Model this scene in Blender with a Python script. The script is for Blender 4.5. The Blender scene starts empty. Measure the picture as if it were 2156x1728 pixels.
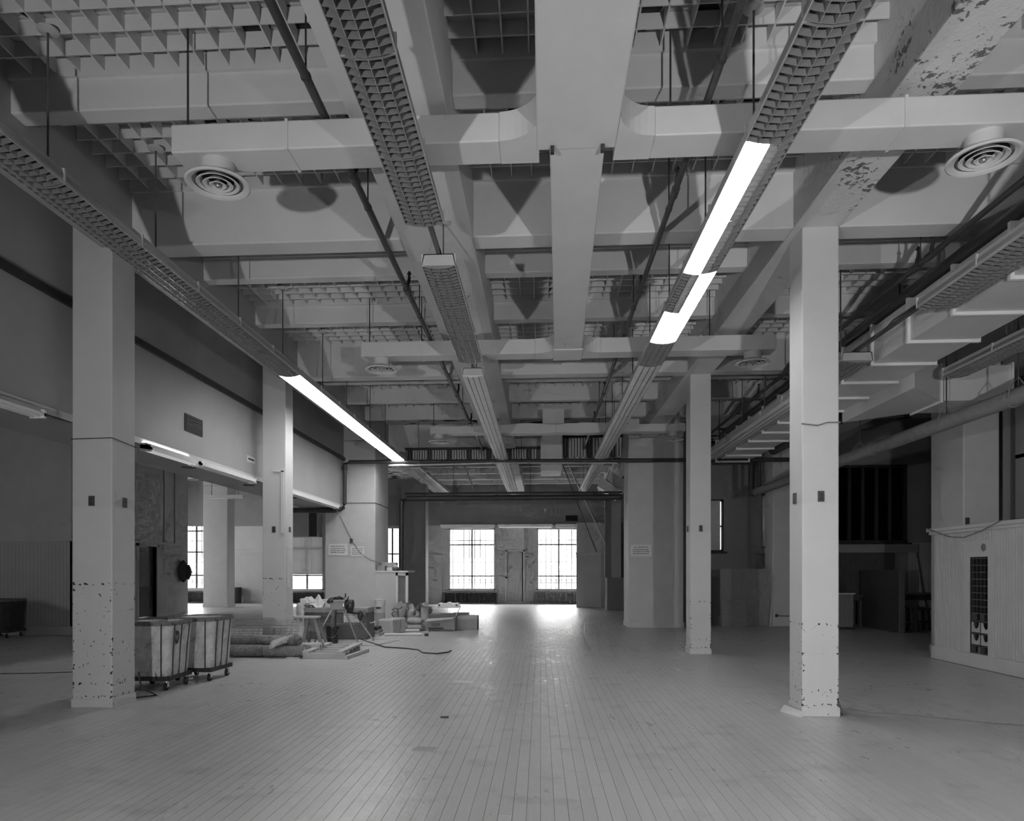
import bpy, math, random
from mathutils import Vector, Matrix
random.seed(7)
S = bpy.context.scene
COL = S.collection

# ------------------------------------------------------------------ camera
cam = bpy.data.cameras.new('camera'); co = bpy.data.objects.new('camera', cam); COL.objects.link(co)
cam.sensor_width = 36.0; cam.lens = 1483 * 36 / 2156
cam.shift_x = 28 / 2156; cam.shift_y = 338 / 2156
co.location = (0, 0, 1.5)
co.rotation_euler = (math.radians(90), 0, math.atan(88 / 1483))
cam.clip_start = .05; cam.clip_end = 300
S.camera = co
# ------------------------------------------------------------------ world / light / exposure
W = bpy.data.worlds.new('overcast'); S.world = W; W.use_nodes = True
bg = W.node_tree.nodes['Background']; bg.inputs[0].default_value = (1, 1, 1, 1); bg.inputs[1].default_value = 25.0
def flood(name, loc, aim, watts, size=150):
    l = bpy.data.lights.new(name, 'SPOT'); l.energy = watts; l.spot_size = math.radians(size); l.spot_blend = 1.0
    l.shadow_soft_size = .07
    o = bpy.data.objects.new(name, l); COL.objects.link(o); o.location = loc
    o.rotation_euler = (Vector(aim) - Vector(loc)).to_track_quat('-Z', 'Y').to_euler()
# the photographer's two flood lamps, one on either side of the camera (their crossed shadows lie on the ceiling)
flood('flood_lamp', (-2.7, -.5, 1.75), (.6, 20, 3.4), 500, 116)
flood('flood_lamp', (2.0, -.5, 1.75), (5.4, 20, 2.9), 680, 112)
# portals guide daylight sampling through the window openings
def portal(x, y, z, w, h, rot):
    l = bpy.data.lights.new('window_portal', 'AREA'); l.shape = 'RECTANGLE'; l.size = w; l.size_y = h; l.cycles.is_portal = True
    o = bpy.data.objects.new('window_portal', l); COL.objects.link(o); o.location = (x, y, z); o.rotation_euler = rot
for a, b, c, d in ((-4.25, -2.08, .62, 3.48), (-.17, 1.85, .62, 3.48), (-17.6, -15.6, .63, 4.6), (-11.75, -10.15, .6, 4.0), (-7.35, -6.45, 1.2, 3.55)):
    portal((a+b)/2, 32.85, (c+d)/2, b-a, d-c, (math.radians(-90), 0, 0))
for a, b, c, d in ((8.6, 10.2, 2.2, 3.6), (25.2, 26.6, 1.0, 3.6), (28.6, 30.0, 1.0, 3.6)): portal(-18.4, (a+b)/2, (c+d)/2, d-c, b-a, (0, math.radians(-90), 0))  # portals for the added, unseen left aisle windows
portal(5.2, 24.35, 3.0, 1.9, 1.75, (math.radians(-90), 0, 0)); portal(7.35, 21.9, 3.1, 1.75, 1.6, (math.radians(-90), 0, math.radians(-90)))
vs = S.view_settings; vs.view_transform = 'Standard'; vs.look = 'None'; vs.exposure = 0.45; vs.gamma = 1.0; vs.use_curve_mapping = False
S.cycles.use_denoising = True
S.cycles.max_bounces = 5; S.cycles.diffuse_bounces = 4; S.cycles.glossy_bounces = 2; S.cycles.transmission_bounces = 2; S.cycles.transparent_max_bounces = 6
S.cycles.use_adaptive_sampling = True; S.cycles.adaptive_threshold = .1; S.cycles.adaptive_min_samples = 12
S.cycles.sample_clamp_indirect = 6.0; S.cycles.caustics_reflective = False; S.cycles.caustics_refractive = False

# ------------------------------------------------------------------ materials
M = {}
def mat(name, v, rough=.7, var=.12, scale=6., bump=0., bscale=60., spec=.3, metal=0., stretch=None, emit=0., streak=None):
    m = bpy.data.materials.new(name); m.use_nodes = True; nt = m.node_tree; N = nt.nodes; L = nt.links
    p = N['Principled BSDF']; p.inputs['Roughness'].default_value = rough; p.inputs['Metallic'].default_value = metal
    p.inputs['Specular IOR Level'].default_value = spec
    tc = N.new('ShaderNodeTexCoord'); mp = N.new('ShaderNodeMapping'); L.new(tc.outputs['Object'], mp.inputs[0])
    if stretch: mp.inputs['Scale'].default_value = stretch
    nz = N.new('ShaderNodeTexNoise'); nz.inputs['Scale'].default_value = scale; nz.inputs['Detail'].default_value = 6
    nz.inputs['Roughness'].default_value = .65
    L.new(mp.outputs[0], nz.inputs[0])
    cr = N.new('ShaderNodeValToRGB'); L.new(nz.outputs['Fac'], cr.inputs[0])
    a, b = max(0, v * (1 - var)), min(1, v * (1 + var))
    cr.color_ramp.elements[0].position = .3; cr.color_ramp.elements[1].position = .7
    cr.color_ramp.elements[0].color = (a, a, a, 1); cr.color_ramp.elements[1].color = (b, b, b, 1)
    L.new(cr.outputs[0], p.inputs['Base Color'])
    if bump:
        n2 = N.new('ShaderNodeTexNoise'); n2.inputs['Scale'].default_value = bscale; L.new(mp.outputs[0], n2.inputs[0])
        bp = N.new('ShaderNodeBump'); bp.inputs['Strength'].default_value = bump; bp.inputs['Distance'].default_value = .01
        L.new(n2.outputs['Fac'], bp.inputs['Height']); L.new(bp.outputs[0], p.inputs['Normal'])
    if emit:
        p.inputs['Emission Color'].default_value = (1, 1, 1, 1); p.inputs['Emission Strength'].default_value = emit
    M[name] = m; m['cr'] = cr.name
    return m
def mathn(nt, op, a, b=None, clamp=False):
    n = nt.nodes.new('ShaderNodeMath'); n.operation = op; n.use_clamp = clamp
    for i, v in ((0, a), (1, b)):
        if v is None: continue
        if isinstance(v, (int, float)): n.inputs[i].default_value = v
        else: nt.links.new(v, n.inputs[i])
    return n.outputs[0]
def mixcol(nt, fac, c1, c2):
    n = nt.nodes.new('ShaderNodeMix'); n.data_type = 'RGBA'; L = nt.links
    if isinstance(fac, (int, float)): n.inputs[0].default_value = fac
    else: L.new(fac, n.inputs[0])
    for s, v in ((n.inputs[6], c1), (n.inputs[7], c2)):
        if isinstance(v, (int, float)): s.default_value = (v, v, v, 1)
        else: L.new(v, s)
    return n.outputs[2]
mat('paint', .60, .55, .05, 2.5, .06, 90)
mat('ceiling_paint', .64, .7, .06, 1.2, .05, 70)
mat('duct_paint', .62, .5, .05, 2., .05, 60)
mat('flange_paint', .78, .45, .04, 4.)
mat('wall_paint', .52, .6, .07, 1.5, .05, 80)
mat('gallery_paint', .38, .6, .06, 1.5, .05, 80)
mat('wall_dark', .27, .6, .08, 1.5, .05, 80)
mat('bead_far', .46, .55, .06, 2.)
mat('dark_trim', .035, .5, .2, 8)
mat('black_pipe', .055, .4, .25, 12, .1, 80, .4)
mat('old_pipe', .2, .55, .15, 10)
mat('wrap_pipe', .24, .8, .12, 9, .2, 120)
mat('steel', .45, .35, .1, 12, 0, 60, .5, .8)
mat('chrome', .75, .18, .05, 12, 0, 60, .5, 1.)
mat('fixture_paint', .5, .4, .05, 5.)
mat('channel', .10, .5, .2, 8)
mat('louver', .38, .28, .06, 9, 0, 60, .5, .55)
mat('white_enamel', .82, .25, .03, 5, 0, 60, .5)
mat('lamp_lit', .9, .5, .0, 5, emit=13.)
mat('lamp_strip', .9, .5, .0, 5, emit=45.)
mat('lamp_dim', .9, .5, .0, 5, emit=.2)
mat('lens_off', .72, .5, .06, 3)
mat('lamp_off', .75, .35, .03, 5)
mat('canvas', .60, .9, .22, 9, .35, 120, .1)
mat('canvas_dark', .07, .9, .25, 9, .3, 90, .1)
mat('canvas_rim', .20, .85, .3, 14, .3, 60, .1)
mat('dark_metal', .04, .45, .3, 15, 0, 60, .4)
mat('rubber', .03, .6, .2, 20)
mat('carpet', .30, .95, .45, 45, .8, 160, .05)
mat('carpet_back', .50, .95, .25, 30, .5, 120, .05)
mat('wood_light', .52, .65, .16, 5, .1, 40, .2, 0, (1, 12, 12))
mat('wood_mid', .26, .6, .22, 4, .1, 40, .25, 0, (1, 10, 10))
mat('wood_dark', .085, .5, .25, 4, .05, 40, .3, 0, (8, 8, 1))
mat('wood_vert', .20, .5, .25, 4, .05, 40, .3, 0, (8, 8, 1))
mat('plywood', .28, .6, .2, 4, .05, 40, .25, 0, (6, 1, 1))
mat('partition_dark', .06, .5, .15, 3)
mat('cardboard', .34, .85, .08, 6, .1, 40, .1)
mat('cardboard_light', .47, .85, .08, 6, .1, 40, .1)
mat('paper', .78, .8, .04, 6)
mat('print', .05, .8, .1, 6)
mat('grey_print', .35, .8, .1, 6)
mat('plastic_white', .70, .4, .05, 6)
mat('plastic_black', .03, .3, .2, 8, 0, 60, .5)
mat('cloth', .62, .95, .15, 10, .4, 60, .05)
mat('bag_grey', .42, .8, .12, 8, .3, 40, .1)
mat('chest_paint', .15, .5, .15, 5, .05)
mat('chest_lid', .33, .55, .12, 5)
mat('machine', .36, .5, .2, 12, .15, 60)
mat('iron', .03, .45, .2, 12, 0, 60, .4)
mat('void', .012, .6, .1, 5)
mat('sub', .07, .9, .2, 5)
mat('plate', .07, .5, .2, 10)
mat('blind', .50, .8, .08, 3)
mat('facade', .28, .9, .06, 1)
mat('facade_dark', .1, .6, .1, 2)
mat('ground', .2, .9, .1, 1)

def stain(name, lo, hi, scale, dark):
    m = M[name]; nt = m.node_tree; N = nt.nodes; L = nt.links; tc = next(n for n in N if n.type == 'TEX_COORD')
    mp = N.new('ShaderNodeMapping'); mp.inputs['Scale'].default_value = (1, 1, .6); L.new(tc.outputs['Object'], mp.inputs[0])
    n = N.new('ShaderNodeTexNoise'); n.inputs['Scale'].default_value = scale; n.inputs['Detail'].default_value = 9; n.inputs['Roughness'].default_value = .7; n.inputs['Distortion'].default_value = .6; L.new(mp.outputs[0], n.inputs[0])
    f = mathn(nt, 'MULTIPLY', mathn(nt, 'SUBTRACT', n.outputs['Fac'], lo), 1/(hi-lo), True)
    L.new(mixcol(nt, mathn(nt, 'MULTIPLY', f, .75), N[m['cr']].outputs[0], dark), N['Principled BSDF'].inputs['Base Color'])
stain('canvas', .56, .70, 4.5, .10); stain('carpet', .50, .66, 7., .09); stain('cloth', .62, .75, 6, .3)
# chipped column paint: bare dark flecks low down and along the arrises, two-tone at 2.2 m
def chipped(name, hx, hy, top=1.32, dens=.60):
    m = mat(name, .60, .5, .04, 2., .05, 90); nt = m.node_tree; N = nt.nodes; L = nt.links
    p = N['Principled BSDF']; tc = next(n for n in N if n.type == 'TEX_COORD')
    sx = N.new('ShaderNodeSeparateXYZ'); L.new(tc.outputs['Object'], sx.inputs[0])
    base = N[m['cr']].outputs[0]
    up = mathn(nt, 'GREATER_THAN', sx.outputs[2], 2.2)
    base = mixcol(nt, up, base, mixcol(nt, .12, base, .30))
    nz = N.new('ShaderNodeTexNoise'); nz.inputs['Scale'].default_value = 26; nz.inputs['Detail'].default_value = 5; L.new(tc.outputs['Object'], nz.inputs[0])
    mp = N.new('ShaderNodeMapping'); mp.inputs['Scale'].default_value = (1, 1, .22); L.new(tc.outputs['Object'], mp.inputs[0])
    big = N.new('ShaderNodeTexNoise'); big.inputs['Scale'].default_value = 4; L.new(tc.outputs['Object'], big.inputs[0])
    ax = mathn(nt, 'SUBTRACT', mathn(nt, 'ABSOLUTE', sx.outputs[0]), hx - .022)
    ay = mathn(nt, 'SUBTRACT', mathn(nt, 'ABSOLUTE', sx.outputs[1]), hy - .022)
    edge = mathn(nt, 'GREATER_THAN', mathn(nt, 'MINIMUM', ax, ay), 0)
    def band(z, w):
        d = mathn(nt, 'ABSOLUTE', mathn(nt, 'SUBTRACT', sx.outputs[2], z)); return mathn(nt, 'LESS_THAN', d, w)
    bands = mathn(nt, 'MAXIMUM', mathn(nt, 'MAXIMUM', band(top, .012), band(.26, .02)), mathn(nt, 'MAXIMUM', band(.12, .012), band(top - .30, .006)))
    score = mathn(nt, 'ADD', nz.outputs['Fac'], mathn(nt, 'MULTIPLY', edge, .07))
    score = mathn(nt, 'ADD', score, mathn(nt, 'MULTIPLY', bands, .10))
    score = mathn(nt, 'ADD', score, mathn(nt, 'MULTIPLY', mathn(nt, 'SUBTRACT', big.outputs['Fac'], .5), .22))
    low = mathn(nt, 'LESS_THAN', sx.outputs[2], top + .02)
    chip = mathn(nt, 'MULTIPLY', low, mathn(nt, 'GREATER_THAN', score, dens + .10))
    out = mixcol(nt, chip, base, .035)
    L.new(out, p.inputs['Base Color'])
    return m
chipped('column_paint_l', .225, .22, 1.36, .59)
chipped('column_paint_r', .185, .19, .95, .592)
# peeling ceiling paint patch on girder
def peeling(name):
    m = mat(name, .64, .7, .06, 1.2, .05, 70); nt = m.node_tree; N = nt.nodes; L = nt.links
    p = N['Principled BSDF']; tc = next(n for n in N if n.type == 'TEX_COORD')
    sx = N.new('ShaderNodeSeparateXYZ'); L.new(tc.outputs['Object'], sx.inputs[0])
    base = N[m['cr']].outputs[0]
    nz = N.new('ShaderNodeTexNoise'); nz.inputs['Scale'].default_value = 16; nz.inputs['Detail'].default_value = 7; nz.inputs['Roughness'].default_value = .7; L.new(tc.outputs['Object'], nz.inputs[0])
    big = N.new('ShaderNodeTexNoise'); big.inputs['Scale'].default_value = 1.6; big.inputs['Detail'].default_value = 2; L.new(tc.outputs['Object'], big.inputs[0])
    near = mathn(nt, 'MULTIPLY', mathn(nt, 'GREATER_THAN', sx.outputs[1], -7.8), mathn(nt, 'LESS_THAN', sx.outputs[1], -4.6))
    score = mathn(nt, 'ADD', nz.outputs['Fac'], mathn(nt, 'MULTIPLY', mathn(nt, 'SUBTRACT', big.outputs['Fac'], .5), .9))
    fac = mathn(nt, 'MULTIPLY', near, mathn(nt, 'GREATER_THAN', score, .64))
    L.new(mixcol(nt, fac, base, .16), p.inputs['Base Color'])
    bp = N.new('ShaderNodeBump'); bp.inputs['Strength'].default_value = .5; bp.inputs['Distance'].default_value = .02; L.new(mathn(nt, 'MULTIPLY', near, score), bp.inputs['Height']); L.new(bp.outputs[0], p.inputs['Normal'])
peeling('peeling_paint')
# stained slab above the egg-crate grid
m = mat('slab', .50, .85, .1, 2.); nt = m.node_tree
nz = nt.nodes.new('ShaderNodeTexVoronoi'); nz.inputs['Scale'].default_value = 3.4; nz.inputs['Randomness'].default_value = 1
tcn = next(n for n in nt.nodes if n.type == 'TEX_COORD'); nt.links.new(tcn.outputs['Object'], nz.inputs[0])
sp = nt.nodes.new('ShaderNodeSeparateColor'); nt.links.new(nz.outputs['Color'], sp.inputs[0])
nt.links.new(mixcol(nt, mathn(nt, 'GREATER_THAN', sp.outputs[0], .84), nt.nodes[m['cr']].outputs[0], .04), nt.nodes['Principled BSDF'].inputs['Base Color'])
# wood floor: worn, semi-gloss strips
def floor_mat(name, lines):
    m = mat(name, .36, .4, .10, 1.1, 0, 60, .45); nt = m.node_tree; N = nt.nodes; L = nt.links; p = N['Principled BSDF']
    geo = N.new('ShaderNodeNewGeometry')
    def noise(sc, scale, det=5):
        mp = N.new('ShaderNodeMapping'); mp.inputs['Scale'].default_value = scale; L.new(geo.outputs['Position'], mp.inputs[0])
        n = N.new('ShaderNodeTexNoise'); n.inputs['Scale'].default_value = sc; n.inputs['Detail'].default_value = det; L.new(mp.outputs[0], n.inputs[0]); return n.outputs['Fac']
    grain = noise(1, (60, 3, 1)); scuff = noise(2.6, (1, 1.3, 1), 8); wear = noise(.45, (1, .6, 1), 3)
    col = mathn(nt, 'ADD', .56, mathn(nt, 'MULTIPLY', mathn(nt, 'SUBTRACT', grain, .5), .07))
    col = mathn(nt, 'ADD', col, mathn(nt, 'MULTIPLY', mathn(nt, 'SUBTRACT', wear, .5), .16))
    dark = mathn(nt, 'MULTIPLY', mathn(nt, 'SUBTRACT', scuff, .56), 5., True)
    col = mathn(nt, 'MULTIPLY', col, mathn(nt, 'SUBTRACT', 1, mathn(nt, 'MULTIPLY', dark, .24)))
    if lines == 'obj':
        oi = N.new('ShaderNodeObjectInfo'); col = mathn(nt, 'MULTIPLY', col, mathn(nt, 'ADD', .96, mathn(nt, 'MULTIPLY', oi.outputs['Random'], .08)))
    if lines == 'brick':
        mp = N.new('ShaderNodeMapping'); mp.inputs['Rotation'].default_value = (0, 0, math.pi / 2); L.new(geo.outputs['Position'], mp.inputs[0])
        bk = N.new('ShaderNodeTexBrick'); bk.inputs['Scale'].default_value = 1; bk.inputs['Brick Width'].default_value = 2.4; bk.inputs['Row Height'].default_value = .087
        bk.inputs['Mortar Size'].default_value = .0022; bk.inputs['Color1'].default_value = (1, 1, 1, 1); bk.inputs['Color2'].default_value = (.93, .93, .93, 1); bk.inputs['Mortar'].default_value = (.45, .45, .45, 1)
        L.new(mp.outputs[0], bk.inputs[0]); col = mathn(nt, 'MULTIPLY', col, bk.outputs['Color'])
    cc = N.new('ShaderNodeCombineColor')
    for i in range(3): L.new(col, cc.inputs[i])
    L.new(cc.outputs[0], p.inputs['Base Color'])
    spk = mathn(nt, 'MULTIPLY', mathn(nt, 'SUBTRACT', noise(9, (1.3, .5, 1), 5), .45), 3., True)
    area = mathn(nt, 'MULTIPLY', mathn(nt, 'SUBTRACT', noise(.8, (1, 1, 1), 2), .30), 3., True)
    L.new(mathn(nt, 'SUBTRACT', .38, mathn(nt, 'MULTIPLY', mathn(nt, 'MULTIPLY', spk, area), .20)), p.inputs['Roughness'])
    h = mathn(nt, 'ADD', noise(8, (1.4, .8, 1), 4), mathn(nt, 'MULTIPLY', noise(40, (1, .3, 1), 3), .15))
    bp = N.new('ShaderNodeBump'); bp.inputs['Strength'].default_value = .45; bp.inputs['Distance'].default_value = .012; L.new(h, bp.inputs['Height']); L.new(bp.outputs[0], p.inputs['Normal'])
floor_mat('floor_wood', 'brick'); floor_mat('plank_wood', 'obj'); floor_mat('plank_wood_far', '')
# far beadboard: grooves too fine to build
def bead_mat(name, v, axis):
    m = mat(name, v, .55, .06, 2.); nt = m.node_tree; N = nt.nodes; L = nt.links
    geo = N.new('ShaderNodeNewGeometry'); sx = N.new('ShaderNodeSeparateXYZ'); L.new(geo.outputs['Position'], sx.inputs[0])
    fr = mathn(nt, 'FRACT', mathn(nt, 'DIVIDE', sx.outputs[axis], .09))
    gr = mathn(nt, 'GREATER_THAN', fr, .86)
    L.new(mixcol(nt, gr, N[m['cr']].outputs[0], v * .72), N['Principled BSDF'].inputs['Base Color'])
bead_mat('bead_x', .48, 0); bead_mat('bead_y', .48, 1)
# glass
def glass(name, tint, gloss=.08):
    m = bpy.data.materials.new(name); m.use_nodes = True; nt = m.node_tree; nt.nodes.clear()
    o = nt.nodes.new('ShaderNodeOutputMaterial'); t = nt.nodes.new('ShaderNodeBsdfTransparent'); t.inputs[0].default_value = (tint, tint, tint, 1)
    g = nt.nodes.new('ShaderNodeBsdfGlossy'); g.inputs['Roughness'].default_value = .05; x = nt.nodes.new('ShaderNodeMixShader'); x.inputs[0].default_value = gloss
    nt.links.new(t.outputs[0], x.inputs[1]); nt.links.new(g.outputs[0], x.inputs[2]); nt.links.new(x.outputs[0], o.inputs[0]); M[name] = m
glass('glass', .88); glass('glass_dark', .02, .06); glass('glass_grey', .8, .06)
# translucent window blind
m = mat('shade_cloth', .6, .9, .05, 3); nt = m.node_tree
t = nt.nodes.new('ShaderNodeBsdfTranslucent'); t.inputs[0].default_value = (.22, .22, .22, 1); x = nt.nodes.new('ShaderNodeMixShader'); x.inputs[0].default_value = .5
out = next(n for n in nt.nodes if n.type == 'OUTPUT_MATERIAL'); nt.links.new(nt.nodes['Principled BSDF'].outputs[0], x.inputs[1]); nt.links.new(t.outputs[0], x.inputs[2]); nt.links.new(x.outputs[0], out.inputs[0])

# ------------------------------------------------------------------ mesh helpers
class G:
    def __init__(s): s.v = []; s.f = []
    def box(s, x0, x1, y0, y1, z0, z1):
        b = len(s.v); s.v += [(x0,y0,z0),(x1,y0,z0),(x1,y1,z0),(x0,y1,z0),(x0,y0,z1),(x1,y0,z1),(x1,y1,z1),(x0,y1,z1)]
        s.f += [tuple(b+i for i in q) for q in ((3,2,1,0),(4,5,6,7),(0,1,5,4),(1,2,6,5),(2,3,7,6),(3,0,4,7))]; return s
    def hexa(s, bot, top):      # two quads, counter-clockwise from above
        b = len(s.v); s.v += list(bot) + list(top)
        s.f += [tuple(b+i for i in q) for q in ((3,2,1,0),(4,5,6,7),(0,1,5,4),(1,2,6,5),(2,3,7,6),(3,0,4,7))]; return s
    def prism(s, poly, axis, a, b_):   # polygon (u,v) extruded along axis 0/1/2 from a to b
        n = len(poly); b = len(s.v)
        for w in (a, b_):
            for (u, v) in poly:
                s.v.append({0: (w,u,v), 1: (u,w,v), 2: (u,v,w)}[axis])
        s.f.append(tuple(b+i for i in range(n))[::-1]); s.f.append(tuple(b+n+i for i in range(n)))
        for i in range(n):
            j = (i+1) % n; s.f.append((b+i, b+j, b+n+j, b+n+i))
        return s
    def tube(s, pts, r, n=8, cap=True):
        pts = [Vector(p) for p in pts]; b = len(s.v); k = len(pts); rs = r if isinstance(r, (list, tuple)) else [r]*k
        up = None
        for i, p in enumerate(pts):
            d = (pts[min(i+1,k-1)] - pts[max(i-1,0)]).normalized()
            if up is None or abs(d.dot(up)) > .98:
                up = Vector((0,0,1)) if abs(d.z) < .9 else Vector((1,0,0))
            a = d.cross(up).normalized(); c = a.cross(d).normalized()
            for j in range(n):
                t = 2*math.pi*j/n; s.v.append(tuple(p + (a*math.cos(t)+c*math.sin(t))*rs[i]))
        for i in range(k-1):
            for j in range(n):
                jj = (j+1) % n; s.f.append((b+i*n+j, b+i*n+jj, b+(i+1)*n+jj, b+(i+1)*n+j))
        if cap:
            s.f.append(tuple(b+j for j in range(n))[::-1]); s.f.append(tuple(b+(k-1)*n+j for j in range(n)))
        return s
    def lathe(s, prof, c, n=24):   # profile (r,z) about a vertical axis at c
        b = len(s.v)
        for (r, z) in prof:
            for j in range(n):
                t = 2*math.pi*j/n; s.v.append((c[0]+r*math.cos(t), c[1]+r*math.sin(t), c[2]+z))
        for i in range(len(prof)-1):
            for j in range(n):
                jj = (j+1) % n; s.f.append((b+i*n+j, b+i*n+jj, b+(i+1)*n+jj, b+(i+1)*n+j))
        return s
    def blob(s, c, r, seed=0, amp=.2, nu=12, nv=8):
        rnd = random.Random(seed); b = len(s.v); ph = [rnd.uniform(0, 6.3) for _ in range(6)]
        for i in range(nv+1):
            th = math.pi*i/nv
            for j in range(nu):
                t = 2*math.pi*j/nu
                k = 1 + amp*(math.sin(2*t+ph[0]+th*2)+.7*math.sin(3*t+ph[1]-3*th)+.5*math.sin(5*th+ph[2]+t))/2
                s.v.append((c[0]+r[0]*k*math.sin(th)*math.cos(t), c[1]+r[1]*k*math.sin(th)*math.sin(t), c[2]+r[2]*k*math.cos(th)))
        for i in range(nv):
            for j in range(nu):
                jj = (j+1) % nu; s.f.append((b+i*nu+j, b+(i+1)*nu+j, b+(i+1)*nu+jj, b+i*nu+jj))
        return s
    def xf(s, mtx, start=0):
        s.v[start:] = [tuple(mtx @ Vector(p)) for p in s.v[start:]]; return s
    def build(s, name, m, parent=None, smooth=False, bevel=0., local=False):
        off = Vector((0,0,0))
        if parent is None:
            xs = [p[0] for p in s.v]; ys = [p[1] for p in s.v]; zs = [p[2] for p in s.v]
            off = Vector(((min(xs)+max(xs))/2, (min(ys)+max(ys))/2, min(zs)))
        elif not local:
            off = ORG.get(parent.name, Vector((0,0,0)))
        me = bpy.data.meshes.new(name); me.from_pydata([tuple(Vector(p)-off) for p in s.v], [], s.f); me.update()
        me.materials.append(M[m])
        if smooth:
            me.polygons.foreach_set('use_smooth', [True]*len(me.polygons))
            try: me.set_sharp_from_angle(angle=math.radians(40))
            except Exception: pass
        o = bpy.data.objects.new(name, me); COL.objects.link(o)
        if parent is None: o.location = off; ORG[o.name] = off
        else: o.parent = parent; ORG[o.name] = off
        if bevel:
            bv = o.modifiers.new('bevel', 'BEVEL'); bv.width = bevel; bv.segments = 2; bv.limit_method = 'ANGLE'
        return o
ORG = {}
def box(*a): return G().box(*a)
def tag(o, label=None, cat=None, group=None, kind=None):
    if label: o['label'] = label
    if cat: o['category'] = cat
    if group: o['group'] = group
    if kind: o['kind'] = kind
    return o
def thing(name, label, cat, loc, group=None, rz=0.):
    o = bpy.data.objects.new(name, None); COL.objects.link(o); o.location = loc; o.rotation_euler = (0,0,rz); o.empty_display_size = .1
    ORG[o.name] = Vector(loc) if not rz else Vector((0,0,0))
    return tag(o, label, cat, group)
def struct(o): o['kind'] = 'structure'; return o
def inst(o, loc, parent, name=None, rot=None):
    c = bpy.data.objects.new(name or o.name.split('.')[0], o.data); COL.objects.link(c); c.parent = parent
    c.location = Vector(loc); 
    if rot: c.rotation_euler = rot
    ORG[c.name] = ORG.get(parent.name, Vector((0,0,0))); return c
def text(parent, body, loc, size, rot, m='print', shear=0., name='lettering', extr=.001, sx=1.):
    cu = bpy.data.curves.new(name, 'FONT'); cu.body = body; cu.size = size; cu.align_x = 'CENTER'; cu.align_y = 'CENTER'; cu.shear = shear; cu.extrude = extr
    tmp = bpy.data.objects.new(name, cu); COL.objects.link(tmp); dg = bpy.context.evaluated_depsgraph_get()
    me = bpy.data.meshes.new_from_object(tmp.evaluated_get(dg)); bpy.data.objects.remove(tmp); bpy.data.curves.remove(cu); me.materials.clear(); me.materials.append(M[m])
    o = bpy.data.objects.new(name, me); COL.objects.link(o); o.parent = parent
    o.location = Vector(loc) - ORG.get(parent.name, Vector((0,0,0))); o.rotation_euler = rot; o.scale = (sx, 1, 1); return o
FACE_CAM = (math.radians(90), 0, 0)

# ================================================================== the setting
ZM, ZS, ZC = 5.05, 5.36, 5.66        # underside of main beams, of secondary beams, of the egg-crate grid
# ---- floor
fl = struct(box(-18, 12.5, -9, 32.6, -.2, -.004).build('floor', 'floor_wood'))
PX0, PX1, PY0, PY1, PW = -5.22, 6.72, 3.4, 13.4, .087
box(PX0, PX1, PY0, PY1, -.0038, -.0028).build('joint_bed', 'sub', fl)
planks = []
ncol = int((PX1 - PX0) / PW)
for i in range(ncol):
    x0 = PX0 + i * PW; y = PY0 - random.uniform(0, 2.2)
    while y < PY1:
        ln = random.choice((1.5, 1.9, 2.3, 2.7)); a, b = max(y, PY0), min(y + ln, PY1)
        if b - a > .05: planks.append((x0, a, b))
        y += ln
def seen(p):
    xm, ym = p[0], (p[1] + p[2]) / 2
    k = (xm + ym * .0593) / max(ym, .1); return -.72 < k < .78
pl = sorted([p for p in planks if seen(p)], key=lambda p: p[1] + p[2])
near, far = pl[:295], pl[295:] + [p for p in planks if not seen(p)]
far = [p for p in far if p not in near]
def plank_g(g, x0, a, b):
    e = .0007; c = .0007; z = random.uniform(-.0002, .0002)
    g.hexa([(x0+e,a+e,-.003),(x0+PW-e,a+e,-.003),(x0+PW-e,b-e,-.003),(x0+e,b-e,-.003)], [(x0+e+c,a+e+c,z),(x0+PW-e-c,a+e+c,z),(x0+PW-e-c,b-e-c,z),(x0+e+c,b-e-c,z)])
for p in near:
    g = G(); plank_g(g, *p); g.build('plank', 'plank_wood', fl)
g = G()
for p in far: plank_g(g, *p)
o = g.build('plank_field', 'plank_wood_far', fl); o['kind'] = 'stuff'

# ---- ceiling: slab, beams, girders, egg-crate grid
ce = struct(box(-18, 12.5, -9, 32.6, 5.79, 6.0).build('ceiling', 'slab'))
def beam(x0, x1, y0, y1, z0, m='ceiling_paint', name='beam'):
    return box(x0, x1, y0, y1, z0, 5.80).build(name, m, ce, bevel=.012)
GIR = ((-4.82, -4.47), (-1.5, -.72), (2.62, 3.08), (7.25, 7.8))
beam(*GIR[0], -9, 32.5, ZM, 'gallery_paint', 'girder'); beam(*GIR[1], -9, 32.5, ZM, name='girder'); beam(*GIR[3], -9, 20.5, ZM, name='girder')  # left girder gets the darker paint to stand for the fixture's shadow on it
beam(*GIR[2], -9, 32.5, ZM, 'peeling_paint', 'girder')
SEC = [2.2, 3.95, 5.69, 7.46, 9.10, 10.80, 12.72, 14.25, 15.95, 17.72, 20.5, 22.4, 24.2, 26, 27.8, 29.6, 31.2]
MAIN = {2.2: .29, 7.46: .29, 12.72: .27, 20.5: .3}
SPAN = ((-4.47, -1.5), (-.72, 2.62), (3.08, 7.25))
for y in SEC:
    wd, z0 = (MAIN[y], ZM) if y in MAIN else (.18, ZS)
    for k, (a, b) in enumerate(SPAN):
        if k == 2 and y > 19: continue
        beam(a, b, y, y + wd, z0)
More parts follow.
